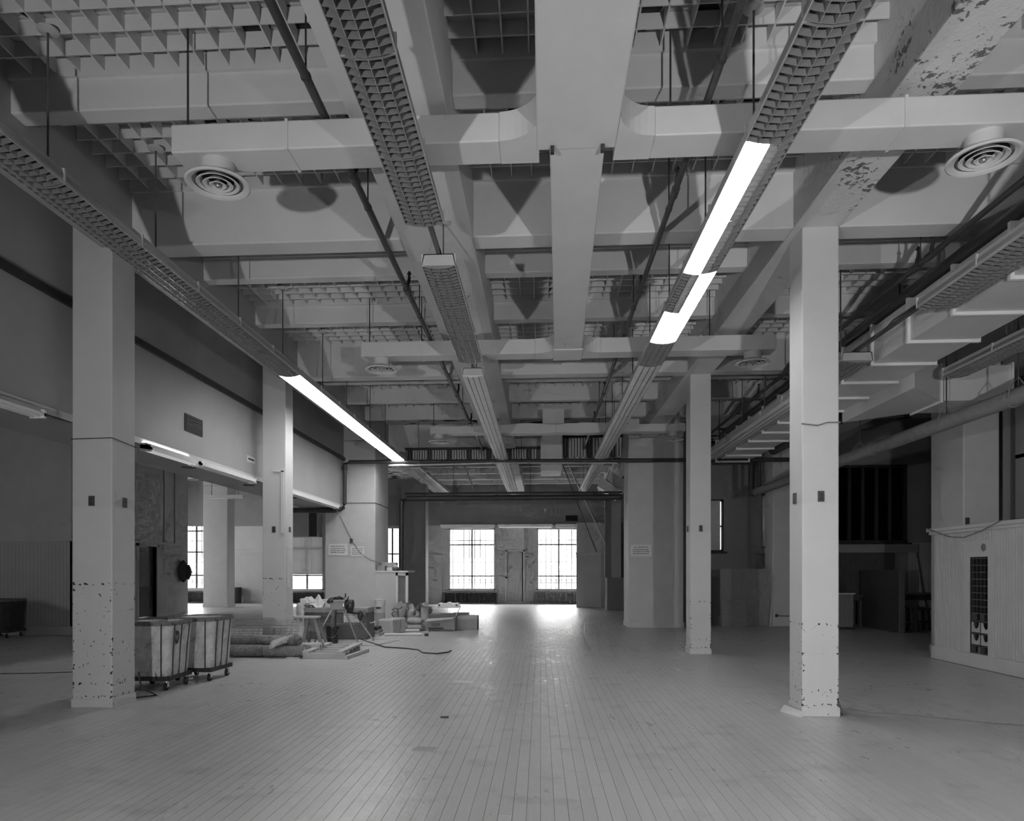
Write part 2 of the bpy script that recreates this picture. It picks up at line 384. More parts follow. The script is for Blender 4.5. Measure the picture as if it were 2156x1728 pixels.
# main beams over the left aisle and the right alcove
for y in (7.46, 12.72, 20.5, 26): beam(-18, -6.4, y, y + .3, ZM)
for y in (7.46, 12.72): beam(7.8, 12.5, y, y + .3, ZM)
CELL = .2; nslat = 0; far_g = G()
proto = {}
for k in range(1, len(SEC) - 1):
    y0 = SEC[k] + MAIN.get(SEC[k], .18); y1 = SEC[k + 1]
    if y1 > 18: break
    for bi, (a, b) in enumerate(SPAN):
        nx = int((b - a) / CELL); ny = int((y1 - y0) / CELL)
        close = y1 < 11.1
        if close:
            gp = box(a, b, y1 - .035, y1, ZC - .03, 5.79).build('grid_panel', 'ceiling_paint', ce)
        dx, dy = (b - a) / nx, (y1 - y0) / ny
        for i in range(1, nx):
            x = a + i * dx
            if close:
                key = ('y', round(y1 - y0, 3))
                if key not in proto:
                    proto[key] = box(-.006, .006, 0, y1 - y0, ZC, ZC + .12).build('slat', 'ceiling_paint', gp, local=True)
                    o = proto[key]
                else: o = inst(proto[key], (0, 0, 0), gp, 'slat')
                o.location = Vector((x, y0, 0)) - ORG[ce.name]
                nslat += 1
            else: far_g.box(x-.006, x+.006, y0, y1, ZC, ZC + .12)
        for j in range(1, ny):
            y = y0 + j * dy
            if close:
                key = ('x', round(b - a, 3))
                if key not in proto:
                    proto[key] = box(0, b - a, -.006, .006, ZC, ZC + .12).build('slat', 'ceiling_paint', gp, local=True); o = proto[key]
                else: o = inst(proto[key], (0, 0, 0), gp, 'slat')
                o.location = Vector((a, y, 0)) - ORG[ce.name]
                nslat += 1
            else: far_g.box(a, b, y-.006, y+.006, ZC, ZC + .12)
o = far_g.build('grid_field', 'ceiling_paint', ce); o['kind'] = 'stuff'
print('slats', nslat)

# ---- walls
def wall_holes(name, m, axis, pos, thick, u0, u1, z0, z1, holes):
    # wall in the plane axis=pos; holes (ua,ub,za,zb)
    us = sorted({u0, u1, *[h[0] for h in holes], *[h[1] for h in holes]}); zs = sorted({z0, z1, *[h[2] for h in holes], *[h[3] for h in holes]})
    g = G()
    for i in range(len(us)-1):
        # merge vertically
        z = None
        for j in range(len(zs)-1):
            cu, cz = (us[i]+us[i+1])/2, (zs[j]+zs[j+1])/2
            hole = any(h[0] < cu < h[1] and h[2] < cz < h[3] for h in holes)
            if not hole and z is None: z = zs[j]
            if (hole or j == len(zs)-2) and z is not None:
                top = zs[j] if hole else zs[j+1]
                if axis == 1: g.box(us[i], us[i+1], pos, pos+thick, z, top)
                else: g.box(pos, pos+thick, us[i], us[i+1], z, top)
                z = None
    return struct(g.build(name, m))
WIN = {1: (-4.25, -2.08, .62, 3.48), 2: (-.17, 1.85, .62, 3.48), 3: (-17.6, -15.6, .63, 4.6), 4: (-11.75, -10.15, .6, 4.0), 5: (-7.35, -6.45, 1.2, 3.55)}
wb = wall_holes('wall_back', 'wall_paint', 1, 32.5, .3, -18, 3.9, 0, 5.8, list(WIN.values()))
box(-18, -8.3, 32.44, 32.5, 0, 2.42).build('wainscot', 'bead_x', wb) if False else None
for (a, b) in ((-15.45, -11.9),):
    box(a, b, 32.45, 32.5, 0, 2.4).build('wainscot', 'bead_x', wb); box(a, b, 32.42, 32.5, 2.4, 2.47).build('cap_rail', 'wall_paint', wb)
for (a, b) in ((-6.3, -4.55), (-1.95, -1.62), (-.75, -.3)):
    box(a, b, 32.44, 32.5, 0, 2.2).build('wainscot', 'bead_x', wb); box(a, b, 32.42, 32.5, 2.2, 2.26).build('cap_rail', 'wall_paint', wb)
box(-18, 3.9, 32.45, 32.5, 3.62, 5.79).build('upper_panel', 'wall_dark', wb)
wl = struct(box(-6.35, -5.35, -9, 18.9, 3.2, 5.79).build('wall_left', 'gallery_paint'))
struct(box(-5.38, -5.30, -9, 18.9, 4.50, 4.585).build('trim_1', 'dark_trim'))
struct(box(-5.375, -5.325, -9, 18.9, 3.2, 3.28).build('trim_2', 'paint'))
g = box(-5.36, -5.335, 10.3, 10.85, 3.62, 3.88); v = g.build('wall_vent', 'void'); tag(v, 'dark louvred vent grille in the gallery wall above the strip lights', 'vent')
for k in range(6): box(-5.337, -5.328, 10.33, 10.82, 3.645 + k*.038, 3.66 + k*.038).build('slat', 'void', v)
g = box(-5.36, -5.34, 12.55, 12.9, 3.5, 3.62); v = g.build('wall_vent', 'paint'); tag(v, 'small pale slotted wall register beside the second left column', 'vent'); box(-5.341, -5.336, 12.6, 12.85, 3.545, 3.575).build('slot', 'void', v)
for k, y in enumerate((11.2, 13.6, 16.0)):
    d = G().lathe([(0, -.012), (.11, -.012), (.115, 0), (.10, .004)], (-5.75, y, 3.2), 20).build('recessed_light', 'plate', smooth=True)
    tag(d, ('round dark recessed downlight under the gallery, nearest the camera', 'round dark recessed downlight under the gallery, the middle one', 'round dark recessed downlight under the gallery, farthest from the camera')[k], 'downlight', 'downlights under the gallery')
ADDED_WIN = ((8.6, 10.2, 2.2, 3.6), (25.2, 26.6, 1.0, 3.6), (28.6, 30.0, 1.0, 3.6))  # unseen windows added in the outer aisle wall to brighten the left side
wall_holes('wall_aisle', 'wall_paint', 0, -18.3, .3, -9, 32.8, 0, 5.8, list(ADDED_WIN))
struct(box(-18, 12.5, -9.3, -9, 0, 5.8).build('wall_front', 'wall_paint'))
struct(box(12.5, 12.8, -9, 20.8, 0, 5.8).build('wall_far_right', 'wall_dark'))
# left aisle: projecting enclosure and the wall with the door
w2 = struct(box(-18, -11.0, 15.9, 17.4, 0, 5.79).build('wall_enclosure', 'wall_paint'))
box(-18, -10.97, 15.87, 15.9, 0, 2.2).build('wainscot', 'bead_x', w2); box(-11, -10.97, 15.87, 17.4, 0, 2.2).build('wainscot', 'bead_y', w2)
box(-18, -10.95, 15.85, 17.4, 2.2, 2.28).build('cap_rail', 'wall_paint', w2); box(-18, -10.945, 15.845, 17.4, 0, .2).build('baseboard', 'wall_paint', w2)
w3 = wall_holes('wall_door', 'wall_paint', 0, -13.0, .3, 17.4, 24.7, 0, 5.79, [(21.55, 22.62, 0, 2.3)])
box(-12.7, -12.67, 17.4, 21.45, 0, 2.3).build('wainscot', 'bead_y', w3); box(-12.7, -12.67, 22.72, 23.75, 0, 2.3).build('wainscot', 'bead_y', w3)
box(-12.7, -12.66, 17.4, 23.75, 2.38, 2.46).build('cap_rail', 'wall_paint', w3)
box(-12.7, -12.675, 23.05, 23.08, 2.46, 5.79).build('batten', 'wall_dark', w3); box(-12.7, -12.675, 23.75, 23.78, 2.46, 5.79).build('batten', 'wall_dark', w3)
d1 = thing('door_1', 'dark wooden door with glass upper panel standing ajar in the aisle wall', 'door', (-12.7, 22.1, 0)); struct(d1)
gg = G(); gg.box(-13.02, -12.66, 21.45, 21.55, 0, 2.38); gg.box(-13.02, -12.66, 22.62, 22.72, 0, 2.38); gg.box(-13.02, -12.66, 21.45, 22.72, 2.3, 2.38); gg.build('door_frame', 'wall_paint', d1)
leaf = G(); leaf.box(-12.86, -12.81, 21.56, 21.70, .02, 2.28); leaf.box(-12.86, -12.81, 22.46, 22.6, .02, 2.28); leaf.box(-12.86, -12.81, 21.7, 22.46, .02, .25); leaf.box(-12.86, -12.81, 21.7, 22.46, .85, 1.0); leaf.box(-12.86, -12.81, 21.7, 22.46, 2.12, 2.28)
lf = leaf.build('door_leaf', 'wood_dark', d1); box(-12.845, -12.825, 21.7, 22.46, .25, .85).build('lower_panel', 'wood_dark', lf); box(-12.84, -12.83, 21.7, 22.46, 1.0, 2.12).build('pane', 'old_pipe', lf)
G().blob((-12.78, 21.63, 1.05), (.03, .03, .03), 1, 0).build('knob', 'chrome', lf, True); box(-12.82, -12.78, 21.6, 22.3, 2.18, 2.26).build('closer', 'plastic_black', d1)
# rear stub wall, partitions and outer walls on the right
struct(box(-5.66, -4.66, 28.4, 29.1, 0, 5.04).build('wall_stub', 'wall_dark'))
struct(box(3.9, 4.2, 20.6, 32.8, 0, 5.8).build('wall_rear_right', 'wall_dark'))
WR = {6: (4.25, 6.12, 2.15, 3.9)}
w5 = wall_holes('wall_aisle_end', 'wall_dark', 1, 24, .3, 3.9, 7.0, 0, 5.8, [WR[6]])
w6 = wall_holes('wall_right_rear', 'wall_paint', 0, 7.0, .3, 20.3, 24.3, 0, 5.8, [(21.1, 22.7, 2.2, 3.95)])
w7 = wall_holes('wall_alcove', 'wall_dark', 1, 20.5, .3, 7.0, 12.5, 0, 5.8, [(8.3, 10.3, 2.3, 4.5)])
box(10.35, 12.5, 20.46, 20.5, 0, 2.3).build('wainscot', 'bead_x', w7)
box(7.3, 10.55, 20.34, 20.5, 2.02, 2.25).build('sill', 'wall_dark', w7); box(7.3, 9.95, 20.44, 20.5, 0, 2.02).build('wainscot', 'wood_dark', w7)
w8 = struct(box(7.9, 8.2, -9, 12.55, 0, 5.8).build('wall_right', 'wall_dark'))
wp = struct(box(1.5, 3.9, 29.3, 29.6, 0, 3.5).build('wall_partition', 'wall_dark'))
box(1.48, 2.75, 29.26, 29.3, 0, 2.2).build('wainscot', 'bead_x', wp); box(1.46, 2.78, 29.24, 29.3, 2.2, 2.27).build('cap_rail', 'wall_paint', wp); box(2.75, 3.1, 28.9, 29.3, 0, 3.5).build('post', 'wall_paint', wp)
box(1.5, 2.75, 29.28, 29.3, 2.27, 3.5).build('upper_panel', 'wall_paint', wp)

# ---- windows
def window(n, axis, pos, u0, u1, z0, z1, cols, zbars, guards=0, glassm='glass', frame='wall_paint', dark=None, shade=None):
    w = thing('window_%d' % n, None, None, ((u0+u1)/2, pos, z0) if axis == 1 else (pos, (u0+u1)/2, z0)); struct(w)
    def bx(a, b, c, d, t0=-.03, t1=.09): 
        return (a, b, pos+t0, pos+t1, c, d) if axis == 1 else (pos+t0, pos+t1, a, b, c, d)
    g = G(); f = .07
    for q in ((u0, u0+f, z0, z1), (u1-f, u1, z0, z1), (u0, u1, z0, z0+f), (u0, u1, z1-f, z1)): g.box(*bx(*q))
    g.build('frame', frame, w)
    us = [u0+f+(u1-u0-2*f)*i/cols for i in range(cols+1)]; zs = [z0+f] + [z for z in zbars] + [z1-f]
    for u in us[1:-1]: box(*bx(u-.035, u+.035, z0+f, z1-f, 0, .08)).build('mullion', dark or frame, w)
    for z in zbars: box(*bx(u0+f, u1-f, z-.03, z+.03, 0, .08)).build('transom_bar', dark or frame, w)
    for i in range(cols):
        for j in range(len(zs)-1):
            box(*bx(us[i], us[i+1], zs[j], zs[j+1], .045, .051)).build('pane', glassm, w)
    for k in range(guards):
        u = u0 + f + (u1-u0-2*f)*(k+.5)/guards
        box(*bx(u-.012, u+.012, z0+.02, z1-.02, -.02, 0)).build('guard_bar', 'plate', w)
    if guards:
        for z in (z0+.35, z0+1.3, z0+2.3): 
            if z < z1: box(*bx(u0, u1, z-.012, z+.012, -.02, .0)).build('guard_bar', 'plate', w)
    g = G(); g.box(*bx(u0-.1, u1+.1, z0-.07, z0, -.1, .1)); g.build('sill', frame, w)
    return w
window(1, 1, 32.5, *WIN[1], 2, (1.27, 2.72), 8, dark='wall_dark')
window(2, 1, 32.5, *WIN[2], 2, (1.27, 2.72), 8, dark='wall_dark')
window(3, 1, 32.5, *WIN[3], 3, (1.3, 2.4, 3.4), 8, dark='dark_trim')
w4 = window(4, 1, 32.5, *WIN[4], 2, (1.3, 2.6), 0, dark='dark_trim')
box(-11.72, -10.18, 32.44, 32.46, 1.34, 3.95).build('roller_blind', 'shade_cloth', w4)
for k in range(3): box(-11.72 + .5*k, -11.71 + .5*k, 32.43, 32.44, 1.34, 3.95).build('blind_seam', 'blind', w4)
for k, q in enumerate(ADDED_WIN): window(10 + k, 0, -18.0, *q, 2, (2.4 if k else 2.9,), 0, 'glass_grey', dark='dark_trim')  # added aisle windows, out of view, there only to let in light
window(5, 1, 32.5, *WIN[5], 2, (2.3,), 0, dark='dark_trim')
w6o = window(6, 1, 24, *WR[6], 2, (3.0,), 0, frame='dark_trim')
box(4.35, 5.05, 23.94, 23.955, 2.2, 3.85).build('shade', 'blind', w6o); box(5.12, 6.0, 23.94, 23.955, 2.2, 3.85).build('shade', 'wall_paint', w6o)
w9 = window(7, 0, 7.0, 21.1, 22.7, 2.2, 3.95, 2, (), 0, frame='dark_trim'); box(6.8, 7.0, 20.2, 23.0, 2.02, 2.2).build('ledge', 'wall_paint', w9)
box(6.93, 6.945, 21.15, 22.1, 2.25, 3.9).build('shade', 'dark_trim', w9)
w10 = window(8, 1, 20.5, 8.3, 10.3, 2.3, 4.5, 5, (), 0, 'glass_dark', 'dark_trim', 'dark_trim')
box(8.32, 10.28, 20.6, 20.62, 2.3, 4.5).build('shutter', 'void', w10)
w11 = window(9, 0, 7.9, 8.6, 12.3, 2.3, 4.7, 6, (3.4,), 0, 'glass_dark', 'wood_dark', 'wood_dark'); box(7.93, 7.95, 8.6, 12.3, 2.3, 4.7).build('shutter', 'void', w11)
# central back door
d2 = thing('door_2', 'pale beadboard door with dark edge between the rear windows', 'door', (-1.18, 32.5, 0)); struct(d2)
g = G(); g.box(-1.62, -1.55, 32.40, 32.5, 0, 2.46); g.box(-.80, -.73, 32.40, 32.5, 0, 2.46); g.box(-1.62, -.73, 32.40, 32.5, 2.40, 2.46); g.build('door_frame', 'paint', d2)
lf = box(-1.54, -.85, 32.43, 32.48, .1, 2.38).build('door_leaf', 'bead_x', d2); box(-.84, -.81, 32.42, 32.45, .1, 2.38).build('edge_gap', 'void', d2); G().blob((-1.58, 32.36, 1.2), (.05, .04, .04), 3, 0).build('knob', 'dark_metal', lf, True)
box(-1.6, -.75, 32.38, 32.5, 0, .1).build('threshold', 'wood_light', d2); box(-1.62, -.73, 32.46, 32.5, 2.46, 3.5).build('overpanel', 'paint', d2)
# what stands outside the windows
ob = box(-60, 60, 52, 60, -1, 7.5).build('neighbour_building', 'facade'); tag(ob, 'masonry building across the street seen through the rear windows', 'building')
for k in range(24): box(-46 + k*4, -44.4 + k*4, 51.95, 52.02, 2.5, 5.4).build('window', 'facade_dark', ob)
for k in range(2): box(-60, 60, 51.8, 52, .9 + 5.0*k, 1.2 + 5.0*k).build('ledge', 'facade', ob)
struct(box(-70, 70, 32.9, 70, -1.2, -1.0).build('ground_outside', 'ground'))

# ---- columns and piers
def column(lx, rx, y0, y1, m, label, cap=False, boxes=True, ztop=ZM):
    cx, cy = (lx+rx)/2, (y0+y1)/2
    t = thing('column', label, 'column', (cx, cy, 0), 'painted square columns of the workroom')
    s = box(lx, rx, y0, y1, 0, ztop + .01 if lx > 0 else 5.785).build('shaft', m, t, bevel=.012)
    box(lx-.009, rx+.009, y0-.009, y1+.009, 0, .095).build('plinth', m, t, bevel=.006)
    if boxes:
        bz = 2.27
        e = box(cx-.03, cx+.03, y0-.02, y0+.01, bz-.055, bz+.055).build('outlet_box', 'plate', t)
        G().tube([(cx, y0-.02, bz+.02), (cx, y0-.03, bz+.02)], .012, 8).build('socket', 'dark_metal', e); G().tube([(cx, y0-.02, bz-.025), (cx, y0-.03, bz-.025)], .012, 8).build('socket', 'dark_metal', e)
        sx = rx if cx < 0 else lx; sd = 1 if cx < 0 else -1
        box(min(sx, sx+.02*sd), max(sx, sx+.02*sd), cy-.03, cy+.03, bz-.055, bz+.055).build('outlet_box', 'plate', t)
    return t
c = column(-5.145, -4.69, 7.46, 7.9, 'column_paint_l', 'square painted column at left with chipped paint, laundry carts behind it')
G().tube([(-5.15, 7.45, 2.95), (-4.685, 7.45, 2.96), (-4.68, 7.91, 2.93)], .005, 5).build('cable', 'dark_metal', c)
c = column(-5.135, -4.70, 12.75, 13.15, 'column_paint_l', 'second left column with white conduit strip, beside the carpet rolls')
g = G(); g.box(-4.78, -4.73, 12.72, 12.75, 2.2, 3.35); g.box(-4.92, -4.73, 12.72, 12.75, 3.33, 3.37); g.box(-4.70, -4.66, 12.85, 12.92, 1.2, 2.22); g.build('conduit', 'paint', c)
c = column(2.70, 3.07, 7.45, 7.83, 'column_paint_r', 'square painted column nearest the camera on the right, scuffed base')
g = G(); g.tube([(2.69, 7.44, 3.02), (2.85, 7.44, 3.0), (2.95, 7.44, 3.03), (3.08, 7.44, 3.03)], .008, 6); g.build('tie_wire', 'old_pipe', c)
column(2.70, 3.07, 12.9, 13.28, 'column_paint_r', 'slim painted column farther back on the right')
def pier(lx, rx, y0, y1, z1, label, cat='pier', m='paint', band=None):
    o = box(lx, rx, y0, y1, 0, 5.045).build('pier', m, bevel=.02); tag(o, label, cat)
    box(lx, rx, y0, y1, 5.05, 5.80).build('beam', 'ceiling_paint', ce)
    box(lx-.015, rx+.015, y0-.015, y1+.015, 0, .13).build('plinth', m, o)
    box(lx-.004, rx+.004, y0-.004, y1+.004, 2.19, 2.2).build('paint_line', 'old_pipe', o) if band else None
    return o
p3 = pier(-5.87, -4.48, 18.9, 20.55, 5.79, 'broad painted pier carrying two notices, behind the clutter'); r3 = pier(2.33, 3.78, 18.9, 19.9, 5.79, 'broad painted pier right of the passage with one notice')
G().tube([(-5.3, 18.88, 3.35), (-4.48, 18.88, 3.35), (-4.47, 20.5, 3.35)], .008, 6).build('cable', 'dark_metal', p3)
g = G(); g.tube([(-5.45, 18.88, 3.0), (-5.3, 18.88, 2.7), (-5.1, 18.88, 2.3), (-4.9, 18.88, 2.0), (-4.6, 18.88, 1.8), (-4.3, 18.88, 1.72)], .008, 6).build('slack_cable', 'old_pipe', p3)
box(-5.17, -5.1, 18.86, 18.9, 2.27, 2.38).build('switch_box', 'plate', p3)
pier(6.32, 6.95, 19.6, 20.3, 5.79, 'painted pier at the end of the right aisle, beside the leaning panels')
np_ = pier(7.28, 7.88, 12.6, 13.62, 5.79, 'painted pier rising behind the white beadboard letter case')
pier(-14.0, -12.96, 28.5, 29.2, 5.79, 'painted pier in the left aisle in front of the far window', m='paint')

# ---- ductwork
def diffuser(t, x, y, z):
    q = .66
    def lt(prof, n, name, m, par): return G().lathe([(r, h*q) for r, h in prof], (x, y, z), n).build(name, m, par, True)
    d = lt([(.125, 0), (.125, -.17), (.12, -.17)], 28, 'diffuser', 'duct_paint', t)
    lt([(.128, -.155), (.15, -.17), (.245, -.235), (.25, -.25), (.235, -.265), (.205, -.255), (.19, -.235)], 32, 'outer_ring', 'duct_paint', d)
    for k, (r, dz) in enumerate(((.165, -.25), (.115, -.258), (.065, -.265))):
        lt([(r-.045, dz+.055), (r-.02, dz+.015), (r, dz), (r-.006, dz-.006), (r-.03, dz+.012)], 28, 'cone_ring', 'duct_paint', d)
    G().blob((x, y, z-.262*q), (.022, .022, .022), 1, 0).build('centre_knob', 'steel', d, True)
    lt([(.0, -.17), (.16, -.19)], 20, 'throat', 'void', d)
dz0, dz1 = 4.74, 4.96
t = thing('supply_duct', 'white sheet metal supply duct trunk with branches below the ceiling beams', 'duct', (.28, 7.0, dz0), 'white air ducts')
G().hexa([(-.05,-2,4.73),(.54,-2,4.73),(.57,5.42,4.73),(-.03,5.42,4.73)], [(-.05,-2,4.96),(.54,-2,4.96),(.57,5.6,4.96),(-.03,5.6,4.96)]).build('trunk', 'duct_paint', t, bevel=.012)
G().hexa([(.07,5.40,4.735),(.49,5.40,4.735),(.61,10.4,4.735),(.2,10.4,4.735)], [(.07,5.40,4.96),(.49,5.40,4.96),(.61,10.4,4.96),(.2,10.4,4.96)]).build('trunk', 'duct_paint', t, bevel=.012)
def flare(xt, xb, y0, y1, z0, z1, sgn):   # curved take-off between trunk side xt and branch start xb
    n = 8; poly = [(xt, y0-.28)]
    for i in range(n+1):
        a = i/n*math.pi/2; poly.append((xt + (xb-xt)*(1-math.cos(a)), y0 - .28*(1-math.sin(a))))
    poly += [(xb, y1), (xt, y1)]
    if sgn < 0: poly = poly[::-1]
    return G().prism(poly, 2, z0, z1)
def branch(y0, y1, xl, xr, tl, tr):
    box(xl, tl-.28, y0, y1, dz0, dz1).build('branch', 'duct_paint', t, bevel=.01); box(tr+.28, xr, y0, y1, dz0, dz1).build('branch', 'duct_paint', t, bevel=.01)
    flare(tl+.02, tl-.28, y0, y1, dz0-.0, dz1, 1).build('take_off', 'duct_paint', t); flare(tr, tr+.28, y0, y1, dz0, dz1, -1).build('take_off', 'duct_paint', t)
    for x in (xl + .9, xr - 1.1): box(x, x+.025, y0-.008, y1+.008, dz0-.008, dz1+.008).build('seam', 'duct_paint', t)
branch(5.3, 5.6, -2.86, 3.75, -.03, .57); branch(10.5, 10.8, -2.71, 3.44, .2, .61)
box(.19, .62, 10.3, 10.82, 4.72, 4.965).build('end_box', 'duct_paint', t, bevel=.012)
for x, y in ((-2.56, 5.46), (3.3, 5.46), (-2.43, 10.65), (3.14, 10.65)): diffuser(t, x, y, dz0)
for x, y in ((-2.75, 5.35), (-1.8, 10.6), (2.5, 10.6), (-2.6, 10.6), (1.0, 5.5), (1.95, 5.5)): G().tube([(x, y, dz1), (x, y, 5.79)], .008, 6).build('hanger_rod', 'dark_metal', t)
for x in (.09, .47): box(x-.014, x+.014, 5.36, 5.40, 4.68, 4.74).build('bolt', 'dark_metal', t)
t = thing('supply_duct', 'far white supply duct across the hall with curved tee and drop box', 'duct', (.3, 16.4, dz0), 'white air ducts')
n = 10
pl_ = [(-2.61, dz0-.03), (.1, dz0-.03)] 
g = G()
for sg in (-1, 1):
    xs = [.34 + sg*i/n*2.9 if sg < 0 else .34 + sg*i/n*2.95 for i in range(n+1)]
    for i in range(n):
        def wv(u): return .05*math.sin(min(1, u*2.2)*math.pi) if u < .45 else .0
        a, b = i/n, (i+1)/n; x0, x1 = xs[i], xs[i+1]; za, zb = wv(a), wv(b)
        q0 = [(x0,16.25,dz0-.05-za*.4),(x1,16.25,dz0-.05-zb*.4),(x1,16.55,dz0-.05-zb*.4),(x0,16.55,dz0-.05-za*.4)]; q1 = [(x0,16.25,dz1-.1+za),(x1,16.25,dz1-.1+zb),(x1,16.55,dz1-.1+zb),(x0,16.55,dz1-.1+za)]
        if sg < 0: q0, q1 = [q0[1], q0[0], q0[3], q0[2]], [q1[1], q1[0], q1[3], q1[2]]
        g.hexa(q0, q1)
g.build('branch', 'duct_paint', t)
G().tube([(.34, 16.23, dz0-.08), (.34, 16.23, dz1-.08)], .012, 6).build('seam', 'duct_paint', t)
box(.0, .6, 19.3, 20.45, 4.25, 5.32).build('drop_box', 'duct_paint', t, bevel=.02); box(.05, .55, 16.5, 19.35, 4.95, 5.3).build('trunk', 'duct_paint', t)
for x in (-2.37, 3.04): diffuser(t, x, 16.4, dz0-.05)
for x in (-2.5, -1.0, 1.7): G().tube([(x, 16.4, dz1-.1), (x, 16.4, 5.79)], .008, 6).build('hanger_rod', 'dark_metal', t)
# right aisle duct with flanged joints
t = thing('aisle_duct', 'broad white flanged duct running along the right aisle', 'duct', (4.7, 11, 4.2), 'white air ducts')
box(4.32, 5.08, 2, 17.2, 4.2, 4.67).build('trunk', 'duct_paint', t)
for k in range(17):
    y = 3.1 + k*.905
    g = G(); 
    for q in ((4.285, 5.115, 4.165, 4.2), (4.285, 5.115, 4.67, 4.7), (4.285, 4.32, 4.2, 4.67), (5.08, 5.115, 4.2, 4.67)): g.box(q[0], q[1], y-.02, y+.02, q[2], q[3])
    g.build('flange', 'flange_paint', t)
G().hexa([(5.08,9.9,4.0),(5.75,10.5,3.95),(5.75,11.3,3.95),(5.08,12.2,4.0)], [(5.08,9.9,4.55),(5.75,10.5,4.45),(5.75,11.3,4.45),(5.08,12.2,4.55)]).build('branch_elbow', 'duct_paint', t)
box(5.75, 6.75, 10.5, 11.3, 3.95, 4.45).build('branch', 'duct_paint', t)
for x in (5.74, 6.72): box(x, x+.03, 10.47, 11.33, 3.92, 4.48).build('flange', 'flange_paint', t)
for y in (5.8, 8.0, 10.4, 13): G().tube([(5.13, y, 4.15), (5.13, y, 5.79)], .008, 6).build('hanger_rod', 'dark_metal', t)
# rear right: slanting ducts and vertical riser
t = thing('riser_duct', 'grey vertical duct riser with slanting offset behind the right pier', 'duct', (2.95, 27.6, 1.2))
box(2.75, 3.1, 27.4, 27.8, 1.25, 5.04).build('riser', 'wall_paint', t); box(2.5, 2.75, 27.5, 27.8, 1.25, 4.4).build('riser', 'wall_dark', t); box(2.55, 3.4, 27.2, 28.0, 0, 1.25).build('base_cabinet', 'wall_dark', t)
G().hexa([(2.2,23.6,4.55),(2.75,23.6,4.1),(2.75,24.2,4.1),(2.2,24.2,4.55)], [(2.3,23.6,4.85),(2.85,23.6,4.5),(2.85,24.2,4.5),(2.3,24.2,4.85)]).build('offset', 'duct_paint', t)
G().hexa([(1.9,23.4,4.3),(2.5,23.4,3.85),(2.5,23.9,3.85),(1.9,23.9,4.3)], [(2.0,23.4,4.6),(2.6,23.4,4.2),(2.6,23.9,4.2),(2.0,23.9,4.6)]).build('offset', 'duct_paint', t)

